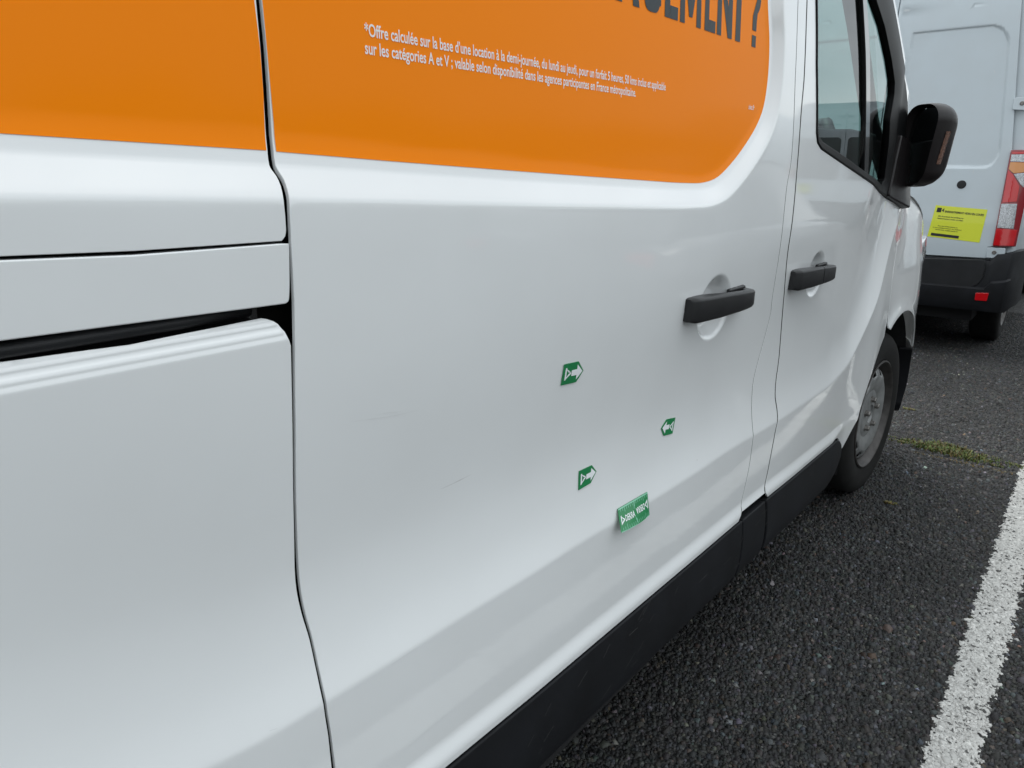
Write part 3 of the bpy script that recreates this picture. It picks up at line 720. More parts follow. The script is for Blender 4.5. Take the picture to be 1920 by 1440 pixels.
# fine print, pieces pinned along the line
z1, z2, ch = 1.5025, 1.4855, .0118
def wx(u, v): return W(u, v)[0]
put_text([('*Offre calculée sur la base d’une location à la demi-journée, du lundi au jeudi, pour un forfait 5 heures, 50 kms inclus et applicable', wx(682, 58), wx(1247, 162), z1, ch, .014)], 'fine_print_lettering', M['whiteink'], og, Fs, OUT)
put_text([('sur les catégories A et V ; valable selon disponibilité dans les agences participantes en France métropolitaine.', wx(683, 95), wx(1191, 175), z2, ch, .014)],
         'fine_print_lettering', M['whiteink'], og, Fs, OUT)
put_text([('sixt.fr', wx(1402.5, 202), wx(1413.5, 203), 1.4965, .0095, .01)], 'web_address_lettering', M['whiteink'], og, Fs, OUT)
BZ, BH = 1.614, .125
def block(ch_):
    """condensed block capitals: polygons in a unit box, t = stem width"""
    t, b = .40, .155
    R4 = lambda x0, y0, x1, y1: [(x0, y0), (x1, y0), (x1, y1), (x0, y1)]
    if ch_ in 'EÉ':
        g = [R4(0, 0, t, 1), R4(t, 0, 1, b), R4(t, .44, .90, .44 + b), R4(t, 1 - b, 1, 1)]
        return g + ([[(.35, 1.06), (.60, 1.06), (.85, 1.22), (.50, 1.22)]] if ch_ == 'É' else [])
    if ch_ == 'T': return [R4(.5 - t / 2.1, 0, .5 + t / 2.1, 1 - b), R4(0, 1 - b, 1, 1)]
    if ch_ == 'N': return [R4(0, 0, .28, 1), R4(.72, 0, 1, 1), [(.28, 1), (.28, .60), (.72, 0), (.72, .40)]]
    if ch_ == 'M': return [R4(0, 0, .22, 1), R4(.78, 0, 1, 1), [(.22, 1), (.22, .56), (.42, .10), (.5, .10), (.5, .45)], [(.78, 1), (.5, .45), (.5, .10), (.58, .10), (.78, .56)]]
    if ch_ == 'A': return [[(0, 0), (.27, 0), (.60, 1), (.38, 1)], [(.73, 0), (1, 0), (.62, 1), (.40, 1)], R4(.28, .20, .72, .34)]
    if ch_ in 'GDO':
        n = 24; o, i_ = [], []
        for k in range(n + 1):
            a = math.pi / 2 + (math.pi * 1.5 + .25) * k / n if ch_ == 'G' else math.pi / 2 + 2 * math.pi * k / n
            ca, sa = math.cos(a), math.sin(a); f = lambda v: math.copysign(abs(v)**.55, v)
            o.append((.5 + .5 * f(ca), .5 + .5 * f(sa))); i_.append((.5 + .16 * f(ca), .5 + .34 * f(sa)))
        g = [[o[k], o[k + 1], i_[k + 1], i_[k]] for k in range(n)]
        return g + ([R4(.52, .40, 1, .54), R4(.66, .10, 1, .40)] if ch_ == 'G' else [])
    if ch_ == '?':
        g = [R4(.28, 0, .66, .17)]; n = 14; o, i_ = [], []
        for k in range(n + 1):
            a = math.pi - math.pi * 1.36 * k / n; o.append((.5 + .5 * math.cos(a), .74 + .26 * math.sin(a))); i_.append((.48 + .13 * math.cos(a), .74 + .11 * math.sin(a)))
        g += [[o[k], o[k + 1], i_[k + 1], i_[k]] for k in range(n)]
        return g + [[i_[-1], o[-1], (.66, .38), (.28, .45)], [(.28, .45), (.66, .38), (.66, .24), (.28, .24)]]
    return []
e0 = wx(1245.5, 20)
seq = []; pos = e0 - .013
for ch_, wd in [('D', .055), ('É', .042), ('M', .090), ('É', .042), ('N', .064), ('A', .070), ('G', .056)][::-1]:
    seq.append((ch_, pos - wd, pos)); pos -= wd + .0115
seq += [('E', e0, wx(1270, 27)), ('M', wx(1274, 33), wx(1313, 46)), ('E', wx(1320, 50), wx(1340, 56)), ('N', wx(1343, 58), wx(1371, 68)), ('T', wx(1370, 70), wx(1394, 74)), ('?', wx(1403, 78), wx(1424.5, 40))]
for ch_, a0, a1 in seq:
    if a0 < .45: continue
    lt_ = MB()
    for q in block(ch_):
        q = np.array(q); P_ = Fs(a0 + (a1 - a0) * q[:, 0], BZ + BH * q[:, 1]) + np.array(OUT) * .0013; lt_.add(P_, [tuple(range(len(q)))])
    lt_.build('headline_letter', M['ink'], og)

# ---- door handles
def handle(x0, x1, zc_, hh, parent, split=None, slope=0.0):
    tt = np.linspace(-.2, 1.2, 281); kk_ = np.exp(-.5 * (np.arange(-24, 25) / 9.)**2); kk_ /= kk_.sum()
    sm = lambda xs_, ys_: np.convolve(np.pad(np.interp(tt, xs_, ys_), 24, mode='edge'), kk_, 'valid')
    YO = sm([.0, .08, .3, .6, .80, .92, 1.03], [.024, .031, .041, .048, .047, .034, -.002]); YI = sm([0, .20, .32, .48, .74, .86, 1], [-.004, -.004, .010, .027, .030, .012, -.014]); HH = sm([0, .35, .75, 1.0], [1.06, 1.0, .86, .60])
    def ring(t, s=1.0):
        x = x0 + (x1 - x0) * t
        yo = max(np.interp(t, tt, YO) - .010 * max(0, 1 - t / .035)**2, .003)
        yi = min(np.interp(t, tt, YI), yo - .004)
        h = hh * (np.interp(t, tt, HH) - .10 * max(0, 1 - t / .035)**2); zz = zc_ + slope * t + .002 * math.sin(t * 3.14)
        y0 = float(S(x, zz, False)[0]); r = min(.0065, (yo - yi) * .35, h * .3)
        pts = []
        for (cy, cz2, a0) in ((yo - r, h / 2 - r, 0), (yi + r, h / 2 - r, 90), (yi + r, -h / 2 + r, 180), (yo - r, -h / 2 + r, 270)):
            for k in range(5):
                a = math.radians(a0 + 90 * k / 4); pts.append((x, y0 - (cy + r * math.cos(a)), zz + cz2 + r * math.sin(a)))
        return pts
    def seg(t0, t1, nm, n):
        mb = MB(); ts = np.linspace(t0, t1, n); mb.loft([ring(t) for t in ts]); return mb.build(nm, M['handle'], parent, auto=40)
    if split: seg(split + .006, 1, 'door_handle', 30); seg(0, split - .004, 'lock_cover', 16)
    else: seg(0, 1, 'door_handle', 44)
    # seat of the handle against the door skin (front end pad)
    xe = x1 - .055; y0 = float(S(xe, zc_ + .005, False)[0])
    MB().box((xe, y0 - .002, zc_ + slope + .006), (.085, .009, hh * .70), .003).build('handle_base', M['handle'], parent)
handle(1.268, 1.566, 1.116, .046, sd, slope=-.004)
handle(1.872, 2.185, 1.108, .049, fd, split=.46, slope=-.002)
# latch recess hardware behind the sliding door handle
cx, cz, rx, rz = c1; 

# ---- mirror (right)
def mirror(parent):
    XM, YM, ZM = 2.965, .572, 1.467     # centre of the glass face
    # face plane faces backwards; outline in (y', z'), y' away from the van
    w_, h_ = .146, .276
    def outline(s, ox=0):
        pts = []
        crn = [(w_ / 2, h_ / 2, .062, 0), (-w_ / 2, h_ / 2, .05, 90), (-w_ / 2, -h_ / 2, .035, 180), (w_ / 2, -h_ / 2, .055, 270)]
        for cx_, cz_, r, a0 in crn:
            px_, pz_ = cx_ - math.copysign(r, cx_), cz_ - math.copysign(r, cz_)
            for k in range(9):
                a = math.radians(a0 + 90 * k / 8); pts.append(((px_ + r * math.cos(a)) * s[0] + ox, (pz_ + r * math.sin(a)) * s[1]))
        return pts
    yaw = math.radians(-35); cy, sy = math.cos(yaw), math.sin(yaw); lean = .035
    def P(q, dx):   # q=(out, z)
        o, z_ = q; o2 = o + lean * z_ / h_ * 1.0
        return (XM + dx * cy + o2 * sy, YM - o2 * cy + dx * sy, ZM + z_)
    sh = MB()
    prof = [(-.004, .955, 0), (-.012, .985, 0), (-.006, 1.0, 0), (.02, 1.012, .0), (.045, 1.0, .0), (.066, .955, .0), (.082, .88, -.0), (.094, .76, -.0), (.103, .52, -.0), (.106, .1, -.0)]
    inn = [(.020, .90, 0), (.002, .93, 0)]
    rings = [[P(q, dx) for q in outline((s, s), ox)] for dx, s, ox in inn + prof]
    sh.loft(rings)
    so_ = sh.build('mirror_housing', M['mirror_plastic'], parent, auto=50)
    g = MB(); g.add([P(q, .016) for q in outline((.90, .90))], [tuple(range(36))]); g.build('mirror_glass', M['mirrorglass'], so_)
    # turn signal repeater on the outer shell
    ind = MB(); rows = []
    for z_ in np.linspace(.045, -.062, 9):
        row = []
        for k, dx in enumerate(np.linspace(.026, .046, 4)):
            o = (w_ / 2) * np.interp(dx, [p[0] for p in prof[2:]], [p[1] for p in prof[2:]]) + .0016 + (.002 if k in (1, 2) else 0)
            row.append(P((o, z_), dx + (z_ + .06) * .06))
        rows.append(row)
    vs = [p for r in rows for p in r]; fs = [(i * 4 + j, i * 4 + j + 1, (i + 1) * 4 + j + 1, (i + 1) * 4 + j) for i in range(8) for j in range(3)]
    ind.add(vs, fs); ind.build('indicator_lens', M['amber_grey'], so_, smooth=True)
    # arm and foot
    ar = MB(); ar.loft([[(x, y, z) for x, z in ((xx - .03, zz + .045), (xx + .04, zz + .04), (xx + .04, zz - .03), (xx - .03, zz - .03))] for y, xx, zz in ((.57, 3.02, 1.375), (.60, 3.03, 1.35), (.635, 3.03, 1.33))])
    ar.build('mirror_arm', M['mirror_plastic'], so_, auto=40)
    return so_
M['amber_grey'] = mat('repeater_lens', (.13, .065, .045), .2, coat=1, noise=.5, nscale=160, bump=.8, bscale=300)
mir = mirror(fd)
ft = np.array([(2.80, 1.298), (2.97, 1.262), (3.035, 1.252), (3.06, 1.285), (3.075, 1.34), (3.085, 1.42), (3.07, 1.47), (2.86, 1.50), (2.83, 1.42)])
panel('mirror_foot', ft, Fside(-.016, lambda x, z: S(x, z, False) - .01 * smoothstep(x, 2.85, 2.98)), OUT, M['mirror_plastic'], fd, spacing=.02, hem=.02, rad=.006)

# ---- front wheels
def wheel(name, x, y, parent, steer=0.0):
    wt = MB(); R_ = .335
    prof = [(.222, .012), (.228, .004), (.240, .001), (.262, -.004), (.290, -.004), (.312, .002), (.326, .014), (.3335, .028), (.335, .05), (.335, .16), (.3335, .178), (.326, .192), (.31, .204), (.27, .21), (.23, .200), (.222, .19)]
    wt.lathe([(r, yy) for r, yy in prof], 96)
    # tread blocks: shallow circumferential grooves
    for g_ in (.075, .105, .135): wt.lathe([(.3352, g_ - .004), (.3285, g_ - .003), (.3285, g_ + .003), (.3352, g_ + .004)], 96)
    e = MB(); e.v, e.f = wt.v, wt.f
    t_ = e.build(name, M['rubber'], parent, auto=35)
    rim = MB(); rim.lathe([(.2225, .012), (.2245, .002), (.219, -.001), (.2135, .004), (.212, .012), (.204, .022), (.197, .045), (.192, .075), (.188, .16), (.222, .185)], 96)
    rm = rim.build('rim', M['steel_rim'], t_, auto=40)
    n = 120; rr = [(.197, .052), (.192, .040), (.184, .030), (.174, .023), (.162, .018), (.150, .016), (.120, .022), (.098, .030), (.090, .027), (.060, .024), (.040, .022), (.038, .030), (.028, .031), (.0, .032)]
    di = MB(); di.lathe(rr, n, skip=lambda i, k: i in (1, 2, 3) and (k % 10) in (0, 1, 2, 3, 4))
    dk_ = di.build('wheel_disc', M['steel'], t_, auto=40); bl = MB()
    sol = dk_.modifiers.new('thick', 'SOLIDIFY'); sol.thickness = .006; sol.offset = 0
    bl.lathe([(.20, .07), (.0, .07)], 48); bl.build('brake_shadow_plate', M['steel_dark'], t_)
    for k in range(5):
        a = math.radians(72 * k + 20); bx, bz = .062 * math.cos(a), .062 * math.sin(a); b_ = MB()
        rg = [[(bx + r * math.cos(j * math.pi / 3), yy, bz + r * math.sin(j * math.pi / 3)) for j in range(6)] for r, yy in ((.016, .026), (.016, .020), (.0115, .018), (.0115, .006), (.008, .003))]
        b_.loft(rg); b_.build('wheel_bolt', M['bolt'], t_, auto=30)
    t_.location = Vector((x, y, R_)) - (Vector(parent.location) if parent.type == 'EMPTY' else Vector())
    t_.rotation_euler = (0, 0, steer); return t_
M['steel_rim'] = mat('dirty_rim_steel', (.05, .046, .044), .5, metal=.4, noise=.45, nscale=22)
wf_ = wheel('wheel', 3.315, .640, van, -.05); wf_.scale = (1.075, 1, 1.075); wf_.location.z = .36
wr_ = wheel('wheel', RA[0], .66, van)
# wheel housing
hs = MB(); n = 26
rg = []
for k in range(n + 1):
    a = math.radians(-8 + 196 * k / n); rg.append([(ARCH_C[0] + (ARCH_R + .015) * math.cos(a), yy, ARCH_C[1] + (ARCH_R + .015) * math.sin(a)) for yy in (.63, .98)])
hs.loft(rg, cap=False, closed=False); hs.add([(ARCH_C[0] - .52, .98, .2), (ARCH_C[0] + .52, .98, .2), (ARCH_C[0] + .52, .98, .86), (ARCH_C[0] - .52, .98, .86)], [(0, 1, 2, 3)])
hs.build('wheel_housing', M['dark'], van)
MB().box((3.74, .74, .56), (.06, .14, .13), .01).build('arch_liner', M['cream'], van)
MB().box((3.74, .76, .40), (.05, .22, .30), .01).build('mud_flap', M['plastic'], van)
# underbody, floor and bulkhead
MB().box((1.22, YC, .300), (2.70, 1.86, .20)).build('underbody', M['dark'], van)
MB().box((-1.0, YC, .5), (.5, 1.80, .2)).build('rear_underbody', M['dark'], van)
MB().box((3.95, YC, .42), (.3, 1.5, .16)).build('front_underbody', M['dark'], van)
MB().box((1.86, YC, 1.22), (.03, 1.88, 1.6)).build('bulkhead', M['dash'], van)
MB().box((2.4, YC, .52), (1.1, 1.8, .06)).build('cab_floor', M['dark'], van)
# roof, windscreen, bonnet, nose, tail
W2 = YC * 2
def cross(fx, x0, x1, n, name, m, smooth=True):
    vs, fs = [], []; k = 22
    for i in range(n + 1):
        x = x0 + (x1 - x0) * i / n
        for j in range(k + 1):
            t = j / k; vs.append(fx(x, t, i / n))
    for i in range(n):
        for j in range(k): a = i * (k + 1) + j; fs.append((a, a + 1, a + k + 2, a + k + 1))
    return mesh_obj(name, vs, fs, m, van, smooth=smooth)
def ypos(y0, t): return y0 + (W2 - 2 * y0) * t
cross(lambda x, t, s: (x, ypos(.652, t), TOP - .004 + .06 * math.sin(math.pi * t)**.6), -1.3, 2.27, 8, 'roof', M['white'])
def ws(x, t, s):
    y0 = .655 - .0 * s; z = TOP - .004 - (TOP - 1.30) * s; xx = 2.27 + .98 * s + .16 * math.sin(math.pi * t)**.7 * (.25 + .75 * s); return (xx, ypos(.652 + .07 * s, t), z + .06 * math.sin(math.pi * t)**.6 * (1 - s))
cross(ws, 0, 1, 10, 'windscreen', M['clear'])
def bon(x, t, s):
    yb = float(S(min(3.25 + .65 * s, 3.93), 1.1, False)[0]); return (3.25 + .65 * s + .16 * math.sin(math.pi * t)**.7 * (1 + .6 * s), ypos(yb + .008, t), 1.29 - .22 * s**1.4 + .03 * math.sin(math.pi * t)**.5)
cross(bon, 0, 1, 10, 'bonnet', M['white'])
def nos(x, t, s):
    yb = .735; z = 1.07 - .72 * s; return (3.975 + (.24 + .05 * math.sin(s * math.pi)) * math.sin(math.pi * t)**.55, ypos(yb, t), z)
cross(nos, 0, 1, 8, 'front_bumper', M['cladding'])
mesh_obj('rear_doors', [(-1.3, .61, .40), (-1.3, W2 - .61, .40), (-1.3, W2 - .65, TOP), (-1.3, .65, TOP)], [(0, 1, 2, 3)], M['white'], van)
# headlight wrapping the corner
hl = MB(); rg = []
for x, y, za, zb_ in ((3.66, .640, 1.02, 1.06), (3.76, .640, .965, 1.10), (3.88, .665, .93, 1.10), (3.97, .72, .90, 1.06), (4.04, .82, .88, 1.02), (4.08, .95, .88, .98)):
    rg.append([(x, y - .012, za), (x, y - .018, (za + zb_) / 2), (x, y - .010, zb_), (x + .01, y + .05, zb_), (x + .01, y + .05, za)])
hl.loft(rg); hl.build('headlight', M['lens'], van, auto=40)
# cab interior
dash = MB(); dp = [(2.42, .62), (2.42, .98), (2.47, 1.22), (2.56, 1.325), (2.72, 1.352), (3.08, 1.345), (3.22, 1.30), (3.22, .62)]
dash.loft([[(x + .02 * math.sin(y * 7), y, z + (.02 if 1.9 < y < 2.3 and z > 1.2 else 0)) for x, z in dp] for y in np.linspace(.70, W2 - .70, 9)]); dash.build('dashboard', M['dash'], van, auto=35)
sw = MB(); cs = Vector((2.42, 2.13, 1.19)); tl = math.radians(62)
ringp = [cs + Vector((-math.sin(a) * .19 * math.cos(tl) * -1, math.cos(a) * .19, math.sin(a) * .19 * math.sin(tl))) for a in np.linspace(0, 2 * math.pi, 33)]
sw.tube(ringp, .014, 8); sw.tube([cs + Vector((0, -.17, 0)), cs + Vector((0, .17, 0))], .018, 8); sw.tube([cs, cs + Vector((.18, 0, -.10))], .035, 8); sw.build('steering_wheel', M['plastic'], van, smooth=True)
def seat(y, wd):
    s_ = MB(); s_.box((2.13, y, .80), (.5, wd, .16), .05); s_.box((1.95, y, 1.13), (.13, wd, .62), .05); s_.box((1.94, y, 1.53), (.09, .26, .17), .035); s_.build('seat', M['seat'], van, smooth=False)
seat(1.10, .48); seat(2.13, .50)
MB().box((2.6, 1.5, 1.33), (.02, .09, .12), .008).build('dash_phone_holder', M['gloss_black'], van)
MB().box((2.50, .95, 1.30), (.02, .30, .012), .004).build('dash_tray_edge', M['lens'], van)
MB().tube([(2.60, .74, 1.33), (2.61, .755, 1.42), (2.63, .775, 1.50), (2.66, .80, 1.535), (2.72, .835, 1.538), (2.77, .855, 1.50), (2.79, .865, 1.40), (2.80, .87, 1.33)], .019, 8).build('added_dash_hood', M['plastic'], van, smooth=True)  # dark loop and blocks added on the dash to darken the window view
MB().box((2.86, .905, 1.395), (.18, .28, .17), .04).build('added_dash_hood', M['dash'], van)
MB().box((2.9, 1.25, 1.385), (.10, .40, .06), .015).build('added_dash_hood', M['dash'], van)
wsb = MB(); wsb.loft([[(2.40, y, 1.98), (2.43, y + dy, 1.98), (2.47, y + dy, 1.94), (2.44, y, 1.94)] for y, dy in ((.70, .02), (W2 - .72, .02))]); wsb.build('header_rail', M['dash'], van)
for yy in (.735, W2 - .735): MB().tube([(3.20, yy - .05 if yy < 1 else yy + .05, 1.30), (2.95, yy, 1.55), (2.62, yy, 1.83), (2.33, yy, 2.05)], .030, 8).build('inner_pillar', M['dash'], van, smooth=True)
# far side: mirrored copies of the cab parts and a plain load-bay side
def far_side(o, parent=van):
    c = o.copy(); C.objects.link(c); c.parent = parent
    if parent is van: c.scale = (1, -1, 1); c.location = (o.location.x, YC, o.location.z)
    for ch in [k for k in o.children]: far_side(ch, c)
    return c
far_side(fd); far_side(fen)
MB().box((.27, W2 - .63, 1.2), (3.1, .04, 1.6)).build('load_bay_side', M['white'], van)
MB().box((2.0, W2 - .62, .9), (.3, .03, .8)).build('far_pillar', M['white'], van)

# ---- scratches and rubs on the sliding door
def strip_px(pts, wpx, name, parent, m=None):
    w_ = WL(pts); w_ = smooth_open(w_, .01); t = np.gradient(w_, axis=0); t /= np.linalg.norm(t, axis=1, keepdims=True); nn = np.stack([-t[:, 1], t[:, 0]], 1)
    n = len(w_); wd = wpx * np.sin(np.linspace(.15, math.pi - .15, n))[:, None] * rng.uniform(.5, 1.2, (n, 1))
    a = w_ + nn * wd; b = w_ - nn * wd; V = np.vstack([Fs(a[:, 0], a[:, 1]), Fs(b[:, 0], b[:, 1])]) + np.array(OUT) * .0004
    return mesh_obj(name, V, [(i, i + 1, n + i + 1, n + i) for i in range(n - 1)], m or M['scratch'], parent)
M['scratch2'] = mat('faint_scratch', (.71, .72, .72), .6)
for pts, wd, mm in [([(655, 791), (700, 785), (745, 778), (790, 767)], .0005, 'scratch2'), ([(826, 917), (850, 906), (884, 889)], .0006, 'scratch'), ([(700, 777), (760, 770)], .0004, 'scratch2'),
                ([(735, 1245), (785, 1212)], .0006, 'scratch2'), ([(745, 1420), (790, 1378), (850, 1330)], .0006, 'scratch2'), ([(520, 1365), (505, 1370)], .0006, 'scratch'), ([(1110, 905), (1110, 905.5), (1111, 906)], .0003, 'scratch2')][:-1]:
    strip_px(pts, wd, 'scratch', sd, M[mm])

# light scuffs on the black cladding
sv_, sf_ = [], []
for k in range(46):
    x_ = rng.uniform(.7, 2.45); zt_ = float(sill_z(x_)); z_ = zt_ - rng.uniform(.02, .14); L_ = rng.uniform(.006, .045); a_ = rng.choice([.05, .1, .9, 1.1]) * rng.uniform(.6, 1.3); wd_ = rng.uniform(.00025, .0006)
    pts_ = [(x_, z_), (x_ + L_ * math.cos(a_), z_ + L_ * math.sin(a_) * .6)]; i_ = len(sv_)
    for (px_, pz_), sg in ((pts_[0], 1), (pts_[0], -1), (pts_[1], -1), (pts_[1], 1)):
        zz_ = min(pz_ + sg * wd_, zt_ - .004); sv_.append((px_, float(S_clad(np.array([px_]), np.array([zz_]))[0]) - .0006, zz_))
    sf_.append((i_, i_ + 1, i_ + 2, i_ + 3))
M['scuff'] = mat('scuff_grey', (.07, .07, .068), .8)
sk = mesh_obj('scuff_marks', sv_, sf_, M['scuff'], van); sk['kind'] = 'stuff'

# ---------------------------------------------------------------- green magnets on the door (each a thing of its own)
def magnet(corners, shape, art, label, name='inspection_magnet', lift=None, offs=None, group='green inspection magnets on the sliding door', thick=.0012):
    """corners: px of the (0,0),(1,0),(1,1),(0,1) corners, s to the right, t up"""
    c = WL(corners) if offs is None else np.array([W(*q, -o_) for q, o_ in zip(corners, offs)])
    cy4 = None if offs is None else [float(S(q[0], q[1], False)[0]) - o_ for q, o_ in zip(c, offs)]
    def F(a, b):
        a = np.asarray(a, float); b = np.asarray(b, float)
        p = c[0] * ((1 - a) * (1 - b))[:, None] + c[1] * (a * (1 - b))[:, None] + c[2] * (a * b)[:, None] + c[3] * ((1 - a) * b)[:, None]
        y = S(p[:, 0], p[:, 1], False) - .0008 - thick
        if cy4: y = cy4[0] * (1 - a) * (1 - b) + cy4[1] * a * (1 - b) + cy4[2] * a * b + cy4[3] * (1 - a) * b - .004 * np.sin(a * math.pi) * (1 - b)
        return np.stack([p[:, 0], y, p[:, 1]], 1)
    ctr = F(np.array([.5]), np.array([.5]))[0]
    root = empty(name, tuple(ctr), label, 'magnet', group)
    shp = resample(np.array(shape, float), .08); n = len(shp)
    # solid plate: subdivided by CDT
    g = np.stack(np.meshgrid(np.arange(.06, 1, .11), np.arange(.06, 1, .11)), -1).reshape(-1, 2); g = g[in_poly(g, shp)]; g = g[seg_dist(g, shp) > .04]
    co = np.vstack([shp, g]); ov, _, of, *_ = delaunay_2d_cdt([Vector(p) for p in co], [(i, (i + 1) % n) for i in range(n)], [], 0, 1e-7, True)
    V2 = np.array([tuple(p) for p in ov]); ff = np.array([f for f in of]); ff = ff[in_poly(V2[ff].mean(1), shp)]
    top = F(V2[:, 0], V2[:, 1]); bot = top + [0, thick, 0]; nv = len(top)
    def orient(f): 
        nn = np.cross(top[f[1]] - top[f[0]], top[f[2]] - top[f[0]]); return tuple(f) if nn[1] < 0 else tuple(f[::-1])
    fs = [orient(f) for f in ff]; fs += [tuple(i + nv for i in f[::-1]) for f in fs]
    fs += [(i, (i + 1) % n, nv + (i + 1) % n, nv + i) for i in range(n)]
    mesh_obj('plate', np.vstack([top, bot]), fs, M['green'], root)
    for nm, mm, polys in art:
        mb = MB()
        for poly in polys:
            if isinstance(poly, tuple) and isinstance(poly[0], str):
                s, a0, a1, b0, hh, rot = poly; v, f = glyph_mesh(s, .02, 2); X_ = (v[:, 0] - v[:, 0].min()) / np.ptp(v[:, 0]); Y_ = v[:, 1] / CAP
                if rot: A_, B_ = a1 - (a1 - a0) * X_, b0 + hh - hh * Y_
                else: A_, B_ = a0 + (a1 - a0) * X_, b0 + hh * Y_
                mb.add(F(A_, B_) + [0, -.0003, 0], f)
            else:
                q = resample(np.array(poly, float), .12); P_ = F(q[:, 0], q[:, 1]) + [0, -.0003, 0]; mb.add(P_, [tuple(range(len(q)))])
        o = mb.build(nm, M[mm], root)
    return root
arrow_shape = [(0, 0), (.70, 0), (1, .5), (.70, 1), (0, 1)]
arrow_art = [('arrow_mark', 'sticker_white', [[(.40, .36), (.66, .36), (.66, .13), (.94, .50), (.66, .87), (.66, .64), (.40, .64)]]),
             ('triangle_logo', 'sticker_white', [[(.09, .20), (.16, .24), (.16, .80), (.09, .80)], [(.09, .80), (.14, .72), (.27, .55), (.37, .55)], [(.09, .20), (.37, .47), (.37, .55), (.27, .50), (.13, .30)]])]
def arrow_corners(TL, TR, BR, BL, tip=None):
    TL, TR, BR, BL = map(np.array, (TL, TR, BR, BL)); k = 1 / .70
    return [tuple(BL), tuple(BL + (BR - BL) * k), tuple(TL + (TR - TL) * k), tuple(TL)]
magnet(arrow_corners((1056.7, 683), (1083, 677.3), (1078, 716), (1050.5, 722.5)), arrow_shape, arrow_art, 'green arrow magnet pointing right, topmost, below and left of the sliding door handle')
magnet(arrow_corners((1084.5, 883), (1108, 872), (1106, 905), (1083.4, 918.5)), arrow_shape, arrow_art, 'green arrow magnet pointing right, just left of and above the ruler magnet')
magnet([(1265, 782.5), (1265, 782.5), (0, 0), (0, 0)][:0] or [tuple(p) for p in (lambda TR, TL, BL, BR: [tuple(np.array(TR)), tuple(np.array(TR) + (np.array(TL) - np.array(TR)) / .70), tuple(np.array(BR) + (np.array(BL) - np.array(BR)) / .70), tuple(np.array(BR))])((1265, 782.5), (1248.7, 786), (1243, 816.7), (1259.5, 812.5))], arrow_shape, arrow_art, 'small green arrow magnet pointing left, the only one pointing that way')
# ruler magnet, standing off the crease at its lower left corner
ticks = []
for k in range(15):
    a = .06 + k * .063; hgt = .20 if k % 5 == 2 else .12
    ticks.append([(a, .05), (a + .012, .05), (a + .012, .05 + hgt), (a, .05 + hgt)]); ticks.append([(a, .95 - hgt), (a + .012, .95 - hgt), (a + .012, .95), (a, .95)])
ticks += [[(.47, .32), (.50, .06), (.53, .06), (.485, .32)], [(.50, .94), (.47, .66), (.485, .66), (.53, .94)]]
rart = [('scale_ticks', 'palegreen', ticks), ('edge_band', 'palegreen', [[(0, .94), (1, .94), (1, 1), (0, 1)], [(0, 0), (1, 0), (1, .035), (0, .035)]]),
        ('magnet_lettering', 'sticker_white', [('DEKRA', .17, .47, .36, .25, False), ('DEKRA', .53, .83, .39, .25, True)]),
        ('triangle_logo', 'sticker_white', [[(.04, .28), (.065, .32), (.065, .68), (.04, .66)], [(.04, .66), (.06, .60), (.11, .48), (.15, .48)], [(.04, .28), (.15, .44), (.15, .48), (.11, .46), (.055, .36)]]), ('triangle_logo', 'sticker_white', [
                                            [(.96, .72), (.935, .68), (.935, .32), (.96, .34)], [(.96, .34), (.94, .40), (.89, .52), (.85, .52)], [(.96, .72), (.85, .56), (.85, .52), (.89, .54), (.945, .64)]])]
rul = magnet([(1165.5, 999), (1218, 965.5), (1213.7, 922.5), (1158.7, 954.5)], [(0, 0), (1, 0), (1, 1), (0, 1)], rart, 'green rectangular ruler magnet with white letters and scale marks on the door crease', name='ruler_magnet', offs=(.020, .012, .003, .003), group=None)
# ---------------------------------------------------------------- second van, seen from behind
X2 = 6.55
van2 = empty('parked_van', (9.2, 1.56, 0), 'tall white panel van parked ahead with yellow notice on its rear door', 'van')
def YZ(u, v, X=X2): p = onX(u, v, X); return np.array([p[1], p[2]])
def YL(pts, X=X2): return np.array([YZ(u, v, X) for u, v in pts])
def rear_x(y, z): return X2 + .07 * np.maximum(0, z - .85) * .6 + .12 * np.maximum(0, z - 2.3)**2
def rounded(y0, y1, z0, z1, r, n=8):
    p = []
    for cy, cz_, a0 in ((y1 - r, z1 - r, 0), (y0 + r, z1 - r, 90), (y0 + r, z0 + r, 180), (y1 - r, z0 + r, 270)):
        for k in range(n + 1): a = math.radians(a0 + 90 * k / n); p.append((cy + r * math.cos(a), cz_ + r * math.sin(a)))
    return np.array(p)
def on_rear(u, v):
    X = X2
    for _ in range(8): p = onX(u, v, X); X = float(rear_x(p[1], p[2]))
    return np.array([p[1], p[2]])
pTR, pBR, pTL = on_rear(1861, 44), on_rear(1862, 300), on_rear(1685, 57)
BACKW = (-1, 0, 0)
CY2 = 1.56
rec = np.array([tuple(on_rear(*p)) for p in [(1858, 47), (1873, 50), (1884, 58), (1891, 75), (1889, 110), (1883, 180), (1876, 260), (1873, 285), (1864, 303), (1852, 312), (1835, 313.5), (1790, 313)]])
rec = np.vstack([rec, [(CY2 - .03 - .10, rec[-1, 1]), (CY2 - .03 - .10, rec[0, 1])]])
rec = np.vstack([smooth_open(rec[:12], .03), rec[-2:]])
